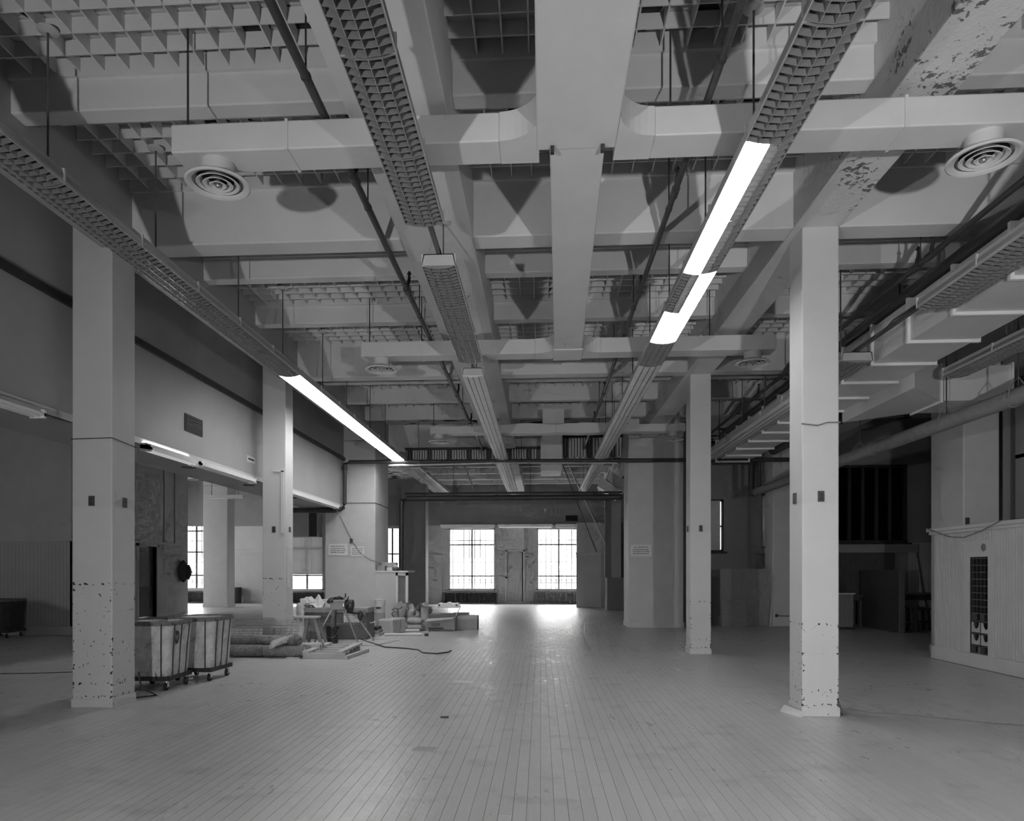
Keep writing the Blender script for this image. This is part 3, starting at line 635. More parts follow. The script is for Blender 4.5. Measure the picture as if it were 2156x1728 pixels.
# ================================================================== lighting fixtures
def ceil_z(x, y):
    for a, b in GIR:
        if a <= x <= b: return ZM
    for s in SEC:
        if s <= y <= s + MAIN.get(s, .18): return ZM if s in MAIN else ZS
    return ZC
SECL = 1.07
def arc(u): return .028 * (1 - (2*u - 1)**2)
def fin_poly(w, z0, h, n=4):
    pts = [(-w/2 + w*i/n, z0 - arc(i/n)) for i in range(n+1)]
    return pts + [(w/2, z0 + h), (-w/2, z0 + h)]
FIN = {}
def fixture_run(label, xc, y0, y1, zb=4.45, w=.335, lit=lambda y: '', step=1.35, rods=True, cells=True, nearfin=6.1, hoff=.3, lens=99):
    t = thing('fluorescent_fixture', label, 'light fixture', (xc, (y0+y1)/2, zb), 'suspended fluorescent fixtures')
    n = max(1, round((y1-y0)/SECL)); L = (y1-y0)/n; h = .115
    for i in range(n):
        a, b = y0 + i*L, y0 + (i+1)*L; l, r = xc-w/2, xc+w/2
        g = G(); g.prism([(l, zb), (l+.006, zb), (l+.03, zb+h-.008), (r-.03, zb+h-.008), (r-.006, zb), (r, zb), (r-.022, zb+h), (l+.022, zb+h)], 1, a+.002, b-.002)
        g.box(l, r, a+.002, a+.01, zb+.005, zb+h); g.box(l, r, b-.01, b-.002, zb+.005, zb+h)
        hs = g.build('housing', 'fixture_paint', t)
        mode = lit((a+b)/2)
        lanes = {'': (), 'all': ((l+.008, r-.008),), 'L': ((l+.008, xc-.004),), 'R': ((xc+.004, r-.008),)}[mode]
        for (p, q) in lanes:
            m_ = 6; gl = G(); pts = []
            for k in range(m_+1):
                x = p + (q-p)*k/m_; pts.append((x, zb + .004 - arc((x-l)/w)))
            pts += [(q, zb+.03), (p, zb+.03)]
            gl.prism(pts, 1, a+.012, b-.012); gl.build('lit_lens', 'lamp_lit', hs)
        if mode == 'all': continue
        p, q = {'': (l+.008, r-.008), 'L': (xc+.004, r-.008), 'R': (l+.008, xc-.004)}[mode]
        ww = q - p; xm = (p+q)/2; nf = 14; hf = .07
        if a > lens:
            pts = [(p + ww*k/6, zb + .002 - arc((p + ww*k/6 - l)/w)) for k in range(7)] + [(q, zb+.03), (p, zb+.03)]
            G().prism(pts, 1, a+.012, b-.012).build('lens', 'lens_off', hs)
            for k in range(1, 4):
                x = l + w*k/4; zz = zb - arc(k/4); box(x-.004, x+.004, a+.012, b-.012, zz-.003, zz+.01).build('lens_rib', 'channel', hs)
            continue
        lou = G()
        cols_ = 4 if mode == '' else 2
        for k in range(cols_+1):
            x = p + ww*k/cols_; zz = zb - arc((x-l)/w); lou.box(x-.0025, x+.0025, a+.012, b-.012, zz, zz+hf)
        near_ = b < nearfin and b > 3.6 and mode == ''
        fins = [a + .012 + (L-.024)*k/nf for k in range(nf+1)]
        if not near_:
            for y in fins:
                pts = [(p + ww*k/4, zb - arc((p + ww*k/4 - l)/w)) for k in range(5)] + [(q, zb+hf), (p, zb+hf)]
                lou.prism(pts, 1, y-.002, y+.002)
        lo = lou.build('louver', 'louver', hs)
        if near_:
            for y in fins:
                key = (round(w, 3), round(zb, 3))
                if key not in FIN:
                    fo = G().prism(fin_poly(ww, 0, hf), 1, -.002, .002).build('fin', 'louver', hs, local=True); FIN[key] = fo
                else: fo = inst(FIN[key], (0, 0, 0), hs, 'fin')
                fo.location = Vector((xm, y, zb)) - ORG[t.name]
        # tubes behind the louver
        g = G()
        for k in (.25, .75): g.tube([(l + w*k, a+.03, zb+.075), (l + w*k, b-.03, zb+.075)], .016, 8)
        g.build('tube', 'lamp_off', hs, True)
    box(xc-.02, xc+.02, y0-.05, y1+.05, zb+h, zb+h+.045).build('channel', 'channel', t)
    if rods:
        y = y0 + hoff; k = 0
        while y < y1:
            zc = ceil_z(xc, y); d = G(); d.tube([(xc, y, zb+h+.02), (xc, y, zc)], .008, 6); hr = d.build('hanger_rod', 'channel', t)
            G().lathe([(.012, -.03), (.075, -.014), (.078, -.004), (.06, 0), (0, 0)], (xc, y, zc), 18).build('canopy', 'fixture_paint', hr, True)
            g = G().tube([(xc, y, zb+h+.04), (xc, y, zb+h+.075)], .022, 8); g.build('clamp', 'channel', hr)
            y += step if k % 2 else step * .8; k += 1
    return t
fixture_run('long louvred fluorescent run beside the gallery wall, its far half brightly lit', -3.78, 2.0, 18.85, lit=lambda y: 'all' if y > 10.4 else '', step=1.9, hoff=3.2)
fixture_run('dim fluorescent run behind the overhead pipe, beyond the lit left run', -3.6, 20.0, 26.8, rods=False, lens=1)
fixture_run('unlit louvred fixture overhead left of the duct trunk, nearest the camera', -.985, 1.0, 5.95, rods=False)
fixture_run('unlit louvred fixture in the middle, hanging between two cross ducts', -.985, 6.76, 9.9, hoff=.35, step=2.4)
fixture_run('unlit louvred run in the middle reaching toward the rear windows', -1.02, 10.58, 27.0, hoff=.6, lens=10)
def rlit(y):
    if 5.0 < y < 7.15: return 'L'
    if 7.15 <= y < 8.2: return 'R'
    if 8.2 <= y < 9.3: return 'all'
    return ''
fixture_run('long fluorescent run right of the trunk with only some tubes lit', 1.57, .7, 26.1, lit=rlit, hoff=4.6, step=1.9, lens=9.2)
box(-1.005, -.965, 5.9, 6.8, 4.57, 4.61).build('strut_link', 'channel', next(o for o in COL.objects if o.get('label', '').startswith('unlit louvred fixture in the middle, hanging')))
fixture_run('unlit louvred fixture at right over the aisle, nearest the camera', 4.06, 2.5, 7.5, zb=4.2, w=.4, hoff=3.4, step=2.2)
fixture_run('unlit louvred run along the right aisle under the white duct', 4.06, 9.3, 17.2, zb=4.2, w=.4, lens=10.3, hoff=.5, step=1.8)
tt = next(o for o in COL.objects if o.get('label', '').startswith('unlit louvred fixture at right over'))
box(4.04, 4.08, 7.45, 9.35, 4.32, 4.36).build('strut_link', 'channel', tt); G().tube([(4.0, 7.5, 4.33), (3.93, 8.1, 4.30), (3.97, 8.5, 4.26), (4.0, 9.0, 4.32), (4.04, 9.3, 4.33)], .01, 6).build('loose_cable', 'dark_metal', tt)
fixture_run('short louvred fixture at far right beside the branch duct', 5.52, 4.6, 9.75, zb=4.1, w=.32, hoff=2.5, step=2.0)
# strip lights along the bottom of the gallery wall
def strip(label, y0, y1, emit=None, x=-5.28, z=3.14):
    t = thing('strip_light', label, 'light fixture', (x, (y0+y1)/2, z), 'strip lights on the gallery edge')
    G().prism([(x-.07, z+.0), (x+.10, z-.02), (x+.10, z+.015), (x+.03, z+.075), (x-.07, z+.075)], 1, y0, y1).build('reflector', 'white_enamel', t)
    if emit: G().tube([(x-.05, y0+.05, z+.08), (x-.05, y1-.05, z+.08)], .016, 8).build('tube', 'lamp_strip', t, True)
    for k in (-.02, .05): G().tube([(x+k, y0+.04, z-.022), (x+k, y1-.04, z-.022)], .014, 8).build('tube', emit or 'lamp_off', t, True)
    for y in (y0, y1-.03): box(x-.06, x+.10, y, y+.03, z-.04, z+.05).build('end_cap', 'white_enamel', t)
strip('white strip light on the gallery edge left of the first column', 5.2, 7.1)
strip('dimly glowing strip light on the gallery edge below the dark vent', 9.1, 10.42, 'lamp_dim')
strip('white enamel strip light on the gallery edge just before the second column', 10.5, 12.6)
strip('white strip light on the gallery edge behind the second column', 13.4, 17.9)
t = thing('strip_light', 'row of strip lights mounted above the rear windows', 'light fixture', (-1.4, 32.3, 3.5))
for k, x in enumerate((-4.6, -1.95, .7)): box(x, x+2.5, 32.2, 32.42, 3.52, 3.64).build('reflector', 'white_enamel', t); G().tube([(x+.05, 32.24, 3.5), (x+2.45, 32.24, 3.5)], .02, 8).build('tube', 'lamp_dim' if k == 1 else 'lamp_off', t)
v = box(1.15, 1.7, 32.42, 32.45, 3.78, 4.05).build('wall_vent', 'void'); tag(v, 'small black vent grille high on the rear wall', 'vent')
box(1.17, 1.68, 32.40, 32.42, 3.8, 3.83).build('slat', 'plate', v)
for (a, b, y, z, lab) in ((-17.2, -15.0, 25.0, 4.7, 'dim strip light on the left aisle ceiling beyond the door wall'), (-13.4, -11.9, 27.5, 4.45, 'short strip light on the left aisle ceiling above the wainscot')):
    t = thing('strip_light', lab, 'light fixture', ((a+b)/2, y, z)); box(a, b, y, y+.2, z, z+.1).build('reflector', 'white_enamel', t); G().tube([(a+.05, y+.1, z-.02), (b-.05, y+.1, z-.02)], .02, 8).build('tube', 'lamp_off', t)
    for x in (a+.2, b-.2): G().tube([(x, y+.1, z+.1), (x, y+.1, 5.79)], .01, 6).build('hanger_rod', 'channel', t)

# ================================================================== pipes
def sprinkler(label, xc, y0, y1, z, r, heads, hang):
    t = thing('sprinkler_pipe', label, 'pipe', (xc, (y0+y1)/2, z), 'black sprinkler pipes under the ceiling')
    G().tube([(xc, y0, z), (xc, y1, z)], r, 12).build('pipe', 'black_pipe', t, True)
    for y in heads:
        c_ = G().tube([(xc, y-.07, z), (xc, y+.07, z)], r*1.35, 12).build('tee', 'black_pipe', t, True)
        sd = .09
        G().tube([(xc, y, z), (xc+sd*.3, y, z+.14), (xc+sd*.3, y, z+.2)], [.02, .02, .012], 8).build('riser', 'black_pipe', c_)
        G().tube([(xc+sd*.3, y, z+.2), (xc+sd*.3, y, z+.24)], [.03, .006], 8).build('sprinkler_head', 'dark_metal', c_)
    for y in hang:
        zc = ceil_z(xc, y); h_ = G().tube([(xc, y, z+r), (xc, y, zc)], .007, 6).build('hanger', 'dark_metal', t)
        G().tube([(xc, y-.012, z), (xc, y+.012, z)], r*1.2, 10).build('clevis', 'dark_metal', h_)
hs = [4.2, 6.3, 8.6, 11.2, 13.6, 16.0]
sprinkler('black sprinkler pipe left of the middle fixture row', -1.63, .5, 20.3, 4.97+.09, .034, [], [5.0, 7.1, 9.3, 11.9, 14.6]) if False else None
sprinkler('black sprinkler pipe hung left of the middle fixtures', -1.66, .5, 20.3, 5.003, .032, [4.1, 6.2, 8.7, 11.4, 14.0, 16.6], [4.9, 6.7, 9.6, 12.0, 15.0])
sprinkler('black sprinkler pipe hung right of the duct trunk', 1.24, .5, 20.3, 5.003, .028, [4.1, 6.6, 9.0, 11.4, 14.0, 16.6], [4.9, 6.9, 9.5, 12.0, 15.0])
sprinkler('black sprinkler pipe over the right aisle', 4.22, 3.0, 18.3, 4.92, .03, [7.9, 8.2, 10.9, 14.0], [8.1, 10.2, 13.5])
def pipe(name, label, pts, r, m, parts=(), n=12, cat='pipe'):
    t = thing(name, label, cat, pts[len(pts)//2], 'overhead pipes')
    G().tube(pts, r, n).build('pipe', m, t, True)
    for (a, b, rr) in parts: G().tube([a, b], rr, n).build('coupling', m, t, True)
    return t
P1 = [(-5.62, 18.6, 3.14), (-5.36, 18.6, 3.14), (-5.27, 18.6, 3.2), (-5.24, 18.6, 3.3), (-5.24, 18.6, 4.3), (-5.22, 18.6, 4.38), (-5.12, 18.6, 4.42), (6.4, 18.6, 4.38)]
pipe('fire_main', 'black pipe crossing the hall overhead in front of the piers', P1, .055, 'black_pipe', [((-5.24,18.6,4.2),(-5.24,18.6,4.3),.072), ((-4.1,18.6,4.42),(-3.9,18.6,4.42),.07), ((1.9,18.6,4.4),(2.1,18.6,4.4),.07), ((-2.5,18.6,4.41),(-2.4,18.6,4.41),.07)])
pipe('fire_main', 'heavy dark pipe dropping from the gallery, level section along the aisle', [(-6.9, 18.45, 3.12), (-5.4, 18.45, 3.12)], .07, 'black_pipe')
P2 = [(-4.18, 21, 0.0), (-4.18, 21, 3.5), (-4.15, 21, 3.62), (-4.02, 21, 3.68), (2.4, 21, 3.69)]
t = pipe('steam_main', 'thick dark pipe with elbow spanning the passage behind the piers', P2, .085, 'black_pipe', [((-1.35,21,3.68),(-1.28,21,3.68),.11), ((1.55,21,3.69),(1.62,21,3.69),.11)])
G().tube([(-4.05, 20.9, 3.82), (2.4, 20.9, 3.82)], .03, 8).build('upper_line', 'black_pipe', t)
for x in (-2.6, -.3): G().tube([(x, 21, 3.75), (x, 21, 5.4)], .008, 6).build('hanger_rod', 'dark_metal', t)
t = pipe('insulated_pipe', 'big wrapped grey pipe slanting along the right aisle', [(5.74, 3, 3.6), (5.70, 19.2, 3.6)], .105, 'wrap_pipe', [((5.72,12.4,3.6),(5.72,12.46,3.6),.115), ((5.73,8.9,3.6),(5.73,8.96,3.6),.115)], 16)
for y in (8.8, 10.3, 13.0, 16.0):
    G().tube([(5.72, y, 3.72), (5.72, y, 5.79)], .008, 6).build('hanger_rod', 'dark_metal', t)
    G().tube([(5.60, y, 3.58), (5.62, y, 3.70), (5.72, y, 3.83), (5.82, y, 3.70), (5.84, y, 3.58)], .008, 6).build('hanger_ring', 'old_pipe', t)
pipe('riser_pipe', 'pair of dark vertical pipes at the end of the right aisle', [(5.6, 19.1, 3.5), (5.6, 19.1, 4.5)], .08, 'black_pipe', [((5.8,19.1,3.6),(5.8,19.1,4.45),.05)])
pipe('cable_bundle', 'dark bundle of pipes above the right aisle duct', [(4.45, 4.5, 4.82), (4.45, 9, 4.82), (4.45, 17.6, 4.82)], .09, 'black_pipe', [((4.75,4.5,4.86),(4.75,17.6,4.86),.07), ((4.62,5.5,5.0),(4.62,17.6,5.0),.04)])
pipe('cable_bundle', 'dark wide pipe bank beyond the branch duct', [(5.5, 11.8, 4.75), (5.5, 18.4, 4.75)], .16, 'black_pipe', [((5.95,12,4.6),(5.95,18.4,4.6),.13), ((6.4,12,4.8),(6.4,18.4,4.8),.12)])
tp = pipe('thin_pipe', 'thin pale pipe strung below the black cross pipe', [(-3.9, 18.4, 4.30), (-1.1, 18.4, 4.33), (2.0, 18.4, 4.30)], .018, 'steel', [((-4.0,18.4,4.28),(-1.2,18.4,4.33),.032)])
for x in (-3.2, -.5, 1.8): G().tube([(x, 18.4, 4.33), (x, 18.4, 5.79)], .006, 6).build('hanger_rod', 'dark_metal', tp)
# hanging comb of heating coil pipes below the header beam
def coil(label, x0, x1, z0, z1, pitch):
    t = thing('heating_coil', label, 'coil', ((x0+x1)/2, 20.4, z0), 'pipe coils on the header beam')
    k = 0; x = x0
    while x < x1:
        g = G()
        g.tube([(x, 20.42, z1), (x, 20.42, z0+.04), (x+pitch*.25, 20.42, z0), (x+pitch*.5, 20.42, z0+.04), (x+pitch*.5, 20.42, z1)], pitch*.13, 6, False)
        g.build('loop', 'flange_paint' if k % 4 else 'dark_metal', t); x += pitch; k += 1
    box(x0-.1, x1+.1, 20.36, 20.48, z1-.02, z1+.05).build('header', 'dark_metal', t); box(x0-.1, x1+.1, 20.45, 20.49, z0, z1).build('backing', 'old_pipe', t)
coil('row of small pale pipe loops hanging under the header beam, left of the drop box', -3.85, -.1, 4.74, 5.05, .145)
coil('taller pale pipe coil right of the drop box behind the long right fixture', .68, 2.25, 4.76, 5.36, .17)
# braces hanging in the rear bay
for k, (a, b, lab) in enumerate((((.75, 23.3, 5.36), (2.6, 27.3, 2.35), 'pale diagonal rod slanting down beside the rear partition'), ((-2.6, 22.45, 5.30), (-2.2, 23.4, 4.2), 'short pale rod hanging left of the middle run'), ((.6, 23.4, 5.36), (2.3, 29.25, 2.3), 'dark diagonal rod behind the pale one at the rear partition'))):
    tag(G().tube([a, b], .022 if k != 2 else .018, 8).build('brace_rod', ('steel', 'steel', 'dark_metal')[k], smooth=True), lab, 'rod')

# ================================================================== radiators
def radiator(label, x0, x1, m='iron', y=32.3):
    t = thing('radiator', label, 'radiator', ((x0+x1)/2, y, 0), 'cast iron radiators under the rear windows')
    g = G(); n = int((x1-x0)/.065)
    for i in range(n):
        x = x0 + (x1-x0)*i/n; g.box(x+.006, x+.052, y-.1, y+.08, .06, .5)
    o = g.build('section_bank', m, t); o['kind'] = 'stuff'
    for x in (x0, x1-.07): box(x, x+.06, y-.1, y+.08, 0, .08).build('foot', m, t)
    G().tube([(x0-.15, y, 0), (x0-.15, y, .12), (x0, y, .12)], .02, 8).build('valve_pipe', m, t)
radiator('black radiator under the left rear window', -4.4, -2.0); radiator('grey radiator under the right rear window', -.3, 1.65, 'old_pipe')
radiator('radiator in the left aisle under the far window', -17.4, -15.7); radiator('radiator under the shaded left window behind the clutter', -11.9, -10.1, 'dark_metal')

# ================================================================== notices
def notice(label, x0, x1, z0, z1, y, head, lines, seed):
    n = box(x0, x1, y-.006, y, z0, z1).build('notice', 'paper'); tag(n, label, 'sign'); rnd = random.Random(seed); w = x1-x0; h = z1-z0
    zt = z1 - h*.22
    if head: text(n, head, ((x0+x1)/2, y-.0075, zt), h*.19, FACE_CAM, extr=.0005)
    for k in range(lines):
        z = z1 - h*(.42 + .17*k) if head else z1 - h*(.2 + .19*k)
        x = x0 + w*.11
        while x < x1 - w*.16:
            ln = rnd.uniform(.06, .2)*w; b = min(x+ln, x1-w*.11)
            box(x, b, y-.0072, y-.006, z-h*.045, z+h*.045).build('text_line', 'grey_print', n); x = b + w*.025
notice('larger no smoking notice at the left edge of the left pier', -5.77, -5.24, 1.93, 2.24, 18.89, 'NO SMOKING', 3, 1)
notice('smaller notice beside it below the slack cable on the left pier', -5.16, -4.78, 1.90, 2.17, 18.89, None, 4, 2)
notice('no smoking notice on the broad right pier', 2.39, 2.94, 1.89, 2.2, 18.89, 'NO SMOKING', 3, 3)

# ================================================================== laundry carts
def cart(label, loc, rz, cm='canvas', hx=.26, hy=.30, stain=False):
    t = thing('laundry_cart', label, 'cart', loc, 'canvas hamper carts', rz)
    zb, zt = .175, .86; k = 1.2
    # canvas bag: slightly bulging tapered tub, open at the top
    g = G(); rings = []
    prof = [(0, 1.0), (.12, 1.05), (.35, 1.08), (.65, 1.12), (.9, 1.17), (1.0, k)]
    n = 40
    for (u, s) in prof:
        ring = []
        for j in range(n):
            a = 2*math.pi*j/n; ca, sa = math.cos(a), math.sin(a)
            p = 5.; r = (abs(ca)**p + abs(sa)**p)**(-1/p); wr = 1 + .012*math.sin(9*a + 4*u) * (1-u*.5)
            ring.append((hx*s*r*ca*wr, hy*s*r*sa*wr, zb + (zt-zb)*u))
        rings.append(ring)
    for (u, s) in ((.98, k-.04), (.4, 1.03), (.1, .97)):
        rings.append([(p[0]*s/k if False else p[0]/k*s, p[1]/k*s, zb + (zt-zb)*u) for p in rings[5]])
    for r in rings: g.v += r
    for i in range(len(rings)-1):
        for j in range(n):
            jj = (j+1) % n; g.f.append((i*n+j, i*n+jj, (i+1)*n+jj, (i+1)*n+j))
    g.f.append(tuple(range((len(rings)-1)*n, len(rings)*n)))
    bag = g.build('canvas_bag', cm, t, True, local=True)
    # laced rim
    g = G(); pts = []
    for j in range(n+1):
        a = 2*math.pi*j/n; ca, sa = math.cos(a), math.sin(a); r = (abs(ca)**5 + abs(sa)**5)**(-.2); pts.append((hx*1.23*r*ca, hy*1.22*r*sa))
    for z0, z1, e in ((zt-.045, zt+.012, .0), ):
        b = len(g.v)
        for (x, y) in pts[:-1]: g.v += [(x*.965, y*.965, z0), (x, y, z0), (x, y, z1), (x*.965, y*.965, z1)]
        for j in range(n):
            q = (j+1) % n
            for c0 in range(4): g.f.append((b+4*j+c0, b+4*q+c0, b+4*q+(c0+1) % 4, b+4*j+(c0+1) % 4))
    rim = g.build('rim', 'canvas_rim', t, True, local=True)
    for j in range(0, n, 2):
        x, y = pts[j]; G().blob((x*1.0, y*1.0, zt-.02), (.008, .008, .008), j, 0, 6, 4).build('rivet', 'dark_metal', rim, True, local=True)
    # bent-wire ribs on the outside
    for sx, xs in ((1, (-.33, .33)),):
        for u in (-.36, .36):
            for sg in (-1, 1):
                G().tube([(u*hx*2, sg*hy*1.02, zb-.01), (u*hx*2.15, sg*hy*1.11, (zb+zt)/2), (u*hx*2.35, sg*hy*1.215, zt-.03)], .0075, 6).build('rib', 'dark_metal', t, local=True)
        for v_ in (-.62, -.1, .45):
            for sg in (-1, 1):
                G().tube([(sg*hx*1.03, v_*hy, zb-.01), (sg*hx*1.12, v_*hy*1.08, (zb+zt)/2), (sg*hx*1.235, v_*hy*1.18, zt-.03)], .0075, 6).build('rib', 'dark_metal', t, local=True)
    # base frame
    g = G()
    for q in ((-hx*1.04, hx*1.04, -hy*1.05, -hy*1.05+.035), (-hx*1.04, hx*1.04, hy*1.05-.035, hy*1.05), (-hx*1.04, -hx*1.04+.035, -hy, hy), (hx*1.04-.035, hx*1.04, -hy, hy)): g.box(*q, zb-.05, zb+.005)
    g.box(-hx, hx, -hy, hy, zb-.03, zb-.02); g.build('base_frame', 'dark_metal', t, local=True)
    for k2, (sx, sy) in enumerate(((-1,-1), (1,-1), (1,1), (-1,1))):
        x, y = sx*hx*.88, sy*hy*.82
        c_ = G().tube([(x, y, zb-.05), (x, y, .10)], .018, 8).build('caster', 'chrome', t, local=True)
        g = G(); g.box(x-.022, x-.016, y-.03, y+.02, .045, .105); g.box(x+.016, x+.022, y-.03, y+.02, .045, .105); g.build('fork', 'chrome', c_, local=True)
        G().tube([(x-.013, y-.015, .05), (x+.013, y-.015, .05)], .05, 16).build('wheel', 'rubber', c_, True, local=True)
        G().tube([(x-.016, y-.015, .05), (x+.016, y-.015, .05)], .018, 10).build('hub', 'chrome', c_, True, local=True)
    return t
c1 = cart('stained canvas laundry cart on casters, next to the left column', (-4.92, 8.84, 0), .0)
# dark printed figure on the cart's side
g = G()
for k in range(14):
    a = 2*math.pi*k/14; b = 2*math.pi*(k+1)/14; 
    def pt(t_, r): return (.0, -.14 + r*.6*math.cos(t_), .66 + r*math.sin(t_))
    q = [pt(a, .045), pt(a, .085), pt(b, .085), pt(b, .045)]
    for lx in (0,):
        b0 = len(g.v)
        for (x, y, z) in q: g.v.append((.26*(1.0+.2*(z-.175)/.685*1.02)+.012, y, z))
        g.f.append((b0, b0+1, b0+2, b0+3))
g.build('stencil', 'print', c1, local=True)
cart('canvas laundry cart standing behind the nearer one, rim laced to its frame', (-4.73, 9.64, 0), -.04)
cart('dark laundry cart at the far left against the beadboard wall', (-12.15, 15.3, 0), .1, 'canvas_dark')

# ================================================================== clutter on the left
def carpet_roll(label, x0, x1, y, z, r, m='carpet', seed=0, rz=0.):
    t = thing('carpet_roll', label, 'carpet', ((x0+x1)/2, y, z-r), 'rolled carpets on the floor')
    rnd = random.Random(seed); n = 24; g = G(); k = 14
    for i in range(k+1):
        x = x0 + (x1-x0)*i/k
        for j in range(n):
            a = 2*math.pi*j/n; rr = r*(1 + .035*math.sin(3*a+seed+i*.5) + .02*rnd.uniform(-1, 1)) * (1, .97)[i % 2]
            zz = z + rr*math.sin(a)*.94
            g.v.append((x, y + rr*math.cos(a) + rz*(x-x0), max(zz, z-r+.002)))
    for i in range(k):
        for j in range(n):
            jj = (j+1) % n; g.f.append((i*n+j, i*n+jj, (i+1)*n+jj, (i+1)*n+j))
    g.f.append(tuple(range(n))); g.build('pile_side', m, t, True)
    g = G(); turns = 3.2; pts = []
    for i in range(60):
        a = i/59*turns*2*math.pi; rr = r*(.95 - .75*i/59); pts.append((x1 + .004, y + rz*(x1-x0) + rr*math.cos(a), z + rr*math.sin(a)*.94))
    g.tube(pts, r*.075, 5).build('spiral_end', 'carpet_back', t, True); G().tube([(x1-.02, y + rz*(x1-x0), z), (x1-.003, y + rz*(x1-x0), z)], r*.96, 20).build('core', 'void', t)
    return t
carpet_roll('long rolled carpet lying in front on the floor by the carts', -6.0, -4.08, 12.02, .11, .11, seed=1)
carpet_roll('second rolled carpet lying behind and above the front roll', -6.0, -4.45, 12.22, .27, .105, seed=5)
carpet_roll('pale rolled underlay poking out beside the pallet', -5.0, -3.93, 12.5, .13, .09, 'carpet_back', seed=8)
t = thing('carpet_scrap', 'folded carpet scrap draped over the front roll', 'carpet', (-4.5, 11.95, .15))
g = G(); n = 14
for i in range(9):
    u = i/8
    for j in range(n+1):
        a = math.pi*1.25*j/n - .3; r = .085 + .015*math.sin(5*u+j)
        g.v.append((-4.62 + .30*u, 11.86 + .24*u + r*math.cos(a), .20 + .12*u + r*math.sin(a)))
for i in range(8):
    for j in range(n): g.f.append((i*(n+1)+j, i*(n+1)+j+1, (i+1)*(n+1)+j+1, (i+1)*(n+1)+j))
o = g.build('pile_side', 'carpet_back', t, True); sm = o.modifiers.new('s', 'SOLIDIFY'); sm.thickness = .015
G().blob((-4.3, 12.08, .30), (.16, .12, .10), 4, .15).build('fold', 'carpet', t, True)
# wire mesh panels leaning on the column
for k in range(3):
    t = thing('wire_mesh_panel', ('sheet of welded wire mesh leaning at the front of the stack', 'sheet of welded wire mesh in the middle of the stack', 'sheet of welded wire mesh at the back, against the column')[k], 'wire mesh', (-4.95, 12.45 + .07*k, .2), 'welded wire sheets')
    g = G(); y = 12.42 + .07*k; x0, x1 = -5.66 + .03*k, -4.36 - .05*k; zt = .50 + .05*k; zb_ = .14 + .03*k
    def Pz(z): return y + (z-.1)*.25
    for i in range(13):
        x = x0 + (x1-x0)*i/12; g.tube([(x-.04, Pz(zb_), zb_), (x, Pz(zt), zt)], .004, 4)
    for i in range(5):
        z = zb_ + (zt-zb_)*i/4; g.tube([(x0, Pz(z), z), (x1, Pz(z), z)], .004, 4)
    o = g.build('wires', 'steel', t); box(x0, x1, Pz(zt)-.006, Pz(zt)+.006, zt-.03, zt).build('edge_strip', 'wood_light', t)
# lumber pile under and beside the mesh
rnd = random.Random(3)
for k, (x0, x1, y, z, w_, h_, lab) in enumerate(((-5.6, -4.42, 12.75, 0, .18, .09, 'lowest timber of the small lumber pile by the second left column'), (-5.6, -4.30, 12.56, 0, .14, .10, 'front timber of the small lumber pile'), (-5.6, -4.36, 12.6, .10, .16, .06, 'short timber lying across the front of the lumber pile'), (-5.55, -4.50, 12.62, .16, .12, .05, 'topmost timber end of the lumber pile'))):
    o = box(x0, x1, y-w_/2, y+w_/2, z, z+h_).build('timber', 'wood_light', bevel=.004); tag(o, lab, 'lumber', 'lumber pile')
# sawhorse
t = thing('sawhorse', 'wooden sawhorse with pale plank top in front of the tool chest', 'sawhorse', (-4.75, 14.0, 0))
box(-5.5, -4.47, 13.88, 14.12, .555, .59).build('top_plank', 'wood_light', t)
G().hexa([(-4.72,13.96,.30),(-4.50,13.96,.28),(-4.50,13.99,.28),(-4.72,13.99,.30)], [(-4.70,13.96,.555),(-4.56,13.96,.555),(-4.56,13.99,.555),(-4.70,13.99,.555)]).build('end_board', 'wood_mid', t)
for (x0, x1) in ((-4.68, -4.74), (-4.54, -4.36)):
    for dy in (-.1, .1):
        y0 = 14.0 + dy*.6; y1 = 14.0 + dy*1.8
        G().hexa([(x1-.03,y1-.025,0),(x1+.03,y1-.025,0),(x1+.03,y1+.025,0),(x1-.03,y1+.025,0)], [(x0-.03,y0-.025,.56),(x0+.03,y0-.025,.56),(x0+.03,y0+.025,.56),(x0-.03,y0+.025,.56)]).build('leg', 'wood_mid', t)
for dx in (-5.4,): box(dx-.03, dx+.03, 13.9, 14.1, 0, .56).build('leg', 'wood_mid', t)
# tool chest
t = thing('tool_chest', 'large dark job site tool chest with warning label on its front', 'chest', (-4.5, 15.6, 0))
box(-5.22, -3.80, 15.3, 15.95, .0, .58).build('body', 'chest_paint', t, bevel=.012); box(-5.23, -3.79, 15.28, 15.96, .58, .69).build('lid', 'chest_lid', t, bevel=.012)
box(-5.21, -3.81, 15.292, 15.30, .33, .345).build('ridge', 'chest_lid', t)
lb = box(-4.33, -3.98, 15.29, 15.30, .37, .58).build('warning_label', 'paper', t); text(lb, 'WARNING', (-4.155, 15.288, .53), .072, FACE_CAM, extr=.0005)
for k in range(4): box(-4.30 + .02*(k % 2), -4.02 - .03*(k % 3), 15.287, 15.29, .475 - .03*k, .487 - .03*k).build('text_line', 'grey_print', lb)
for x in (-4.6, -3.86): box(x-.03, x+.03, 15.26, 15.29, .53, .62).build('latch', 'steel', t)
G().tube([(-3.79, 15.5, .35), (-3.73, 15.5, .35), (-3.73, 15.75, .35), (-3.79, 15.75, .35)], .012, 6).build('handle', 'steel', t)
# rag heap and small box on the chest
t = thing('rag_heap', 'heap of pale rags piled on the left end of the tool chest', 'rags', (-5.1, 15.6, .69)); 

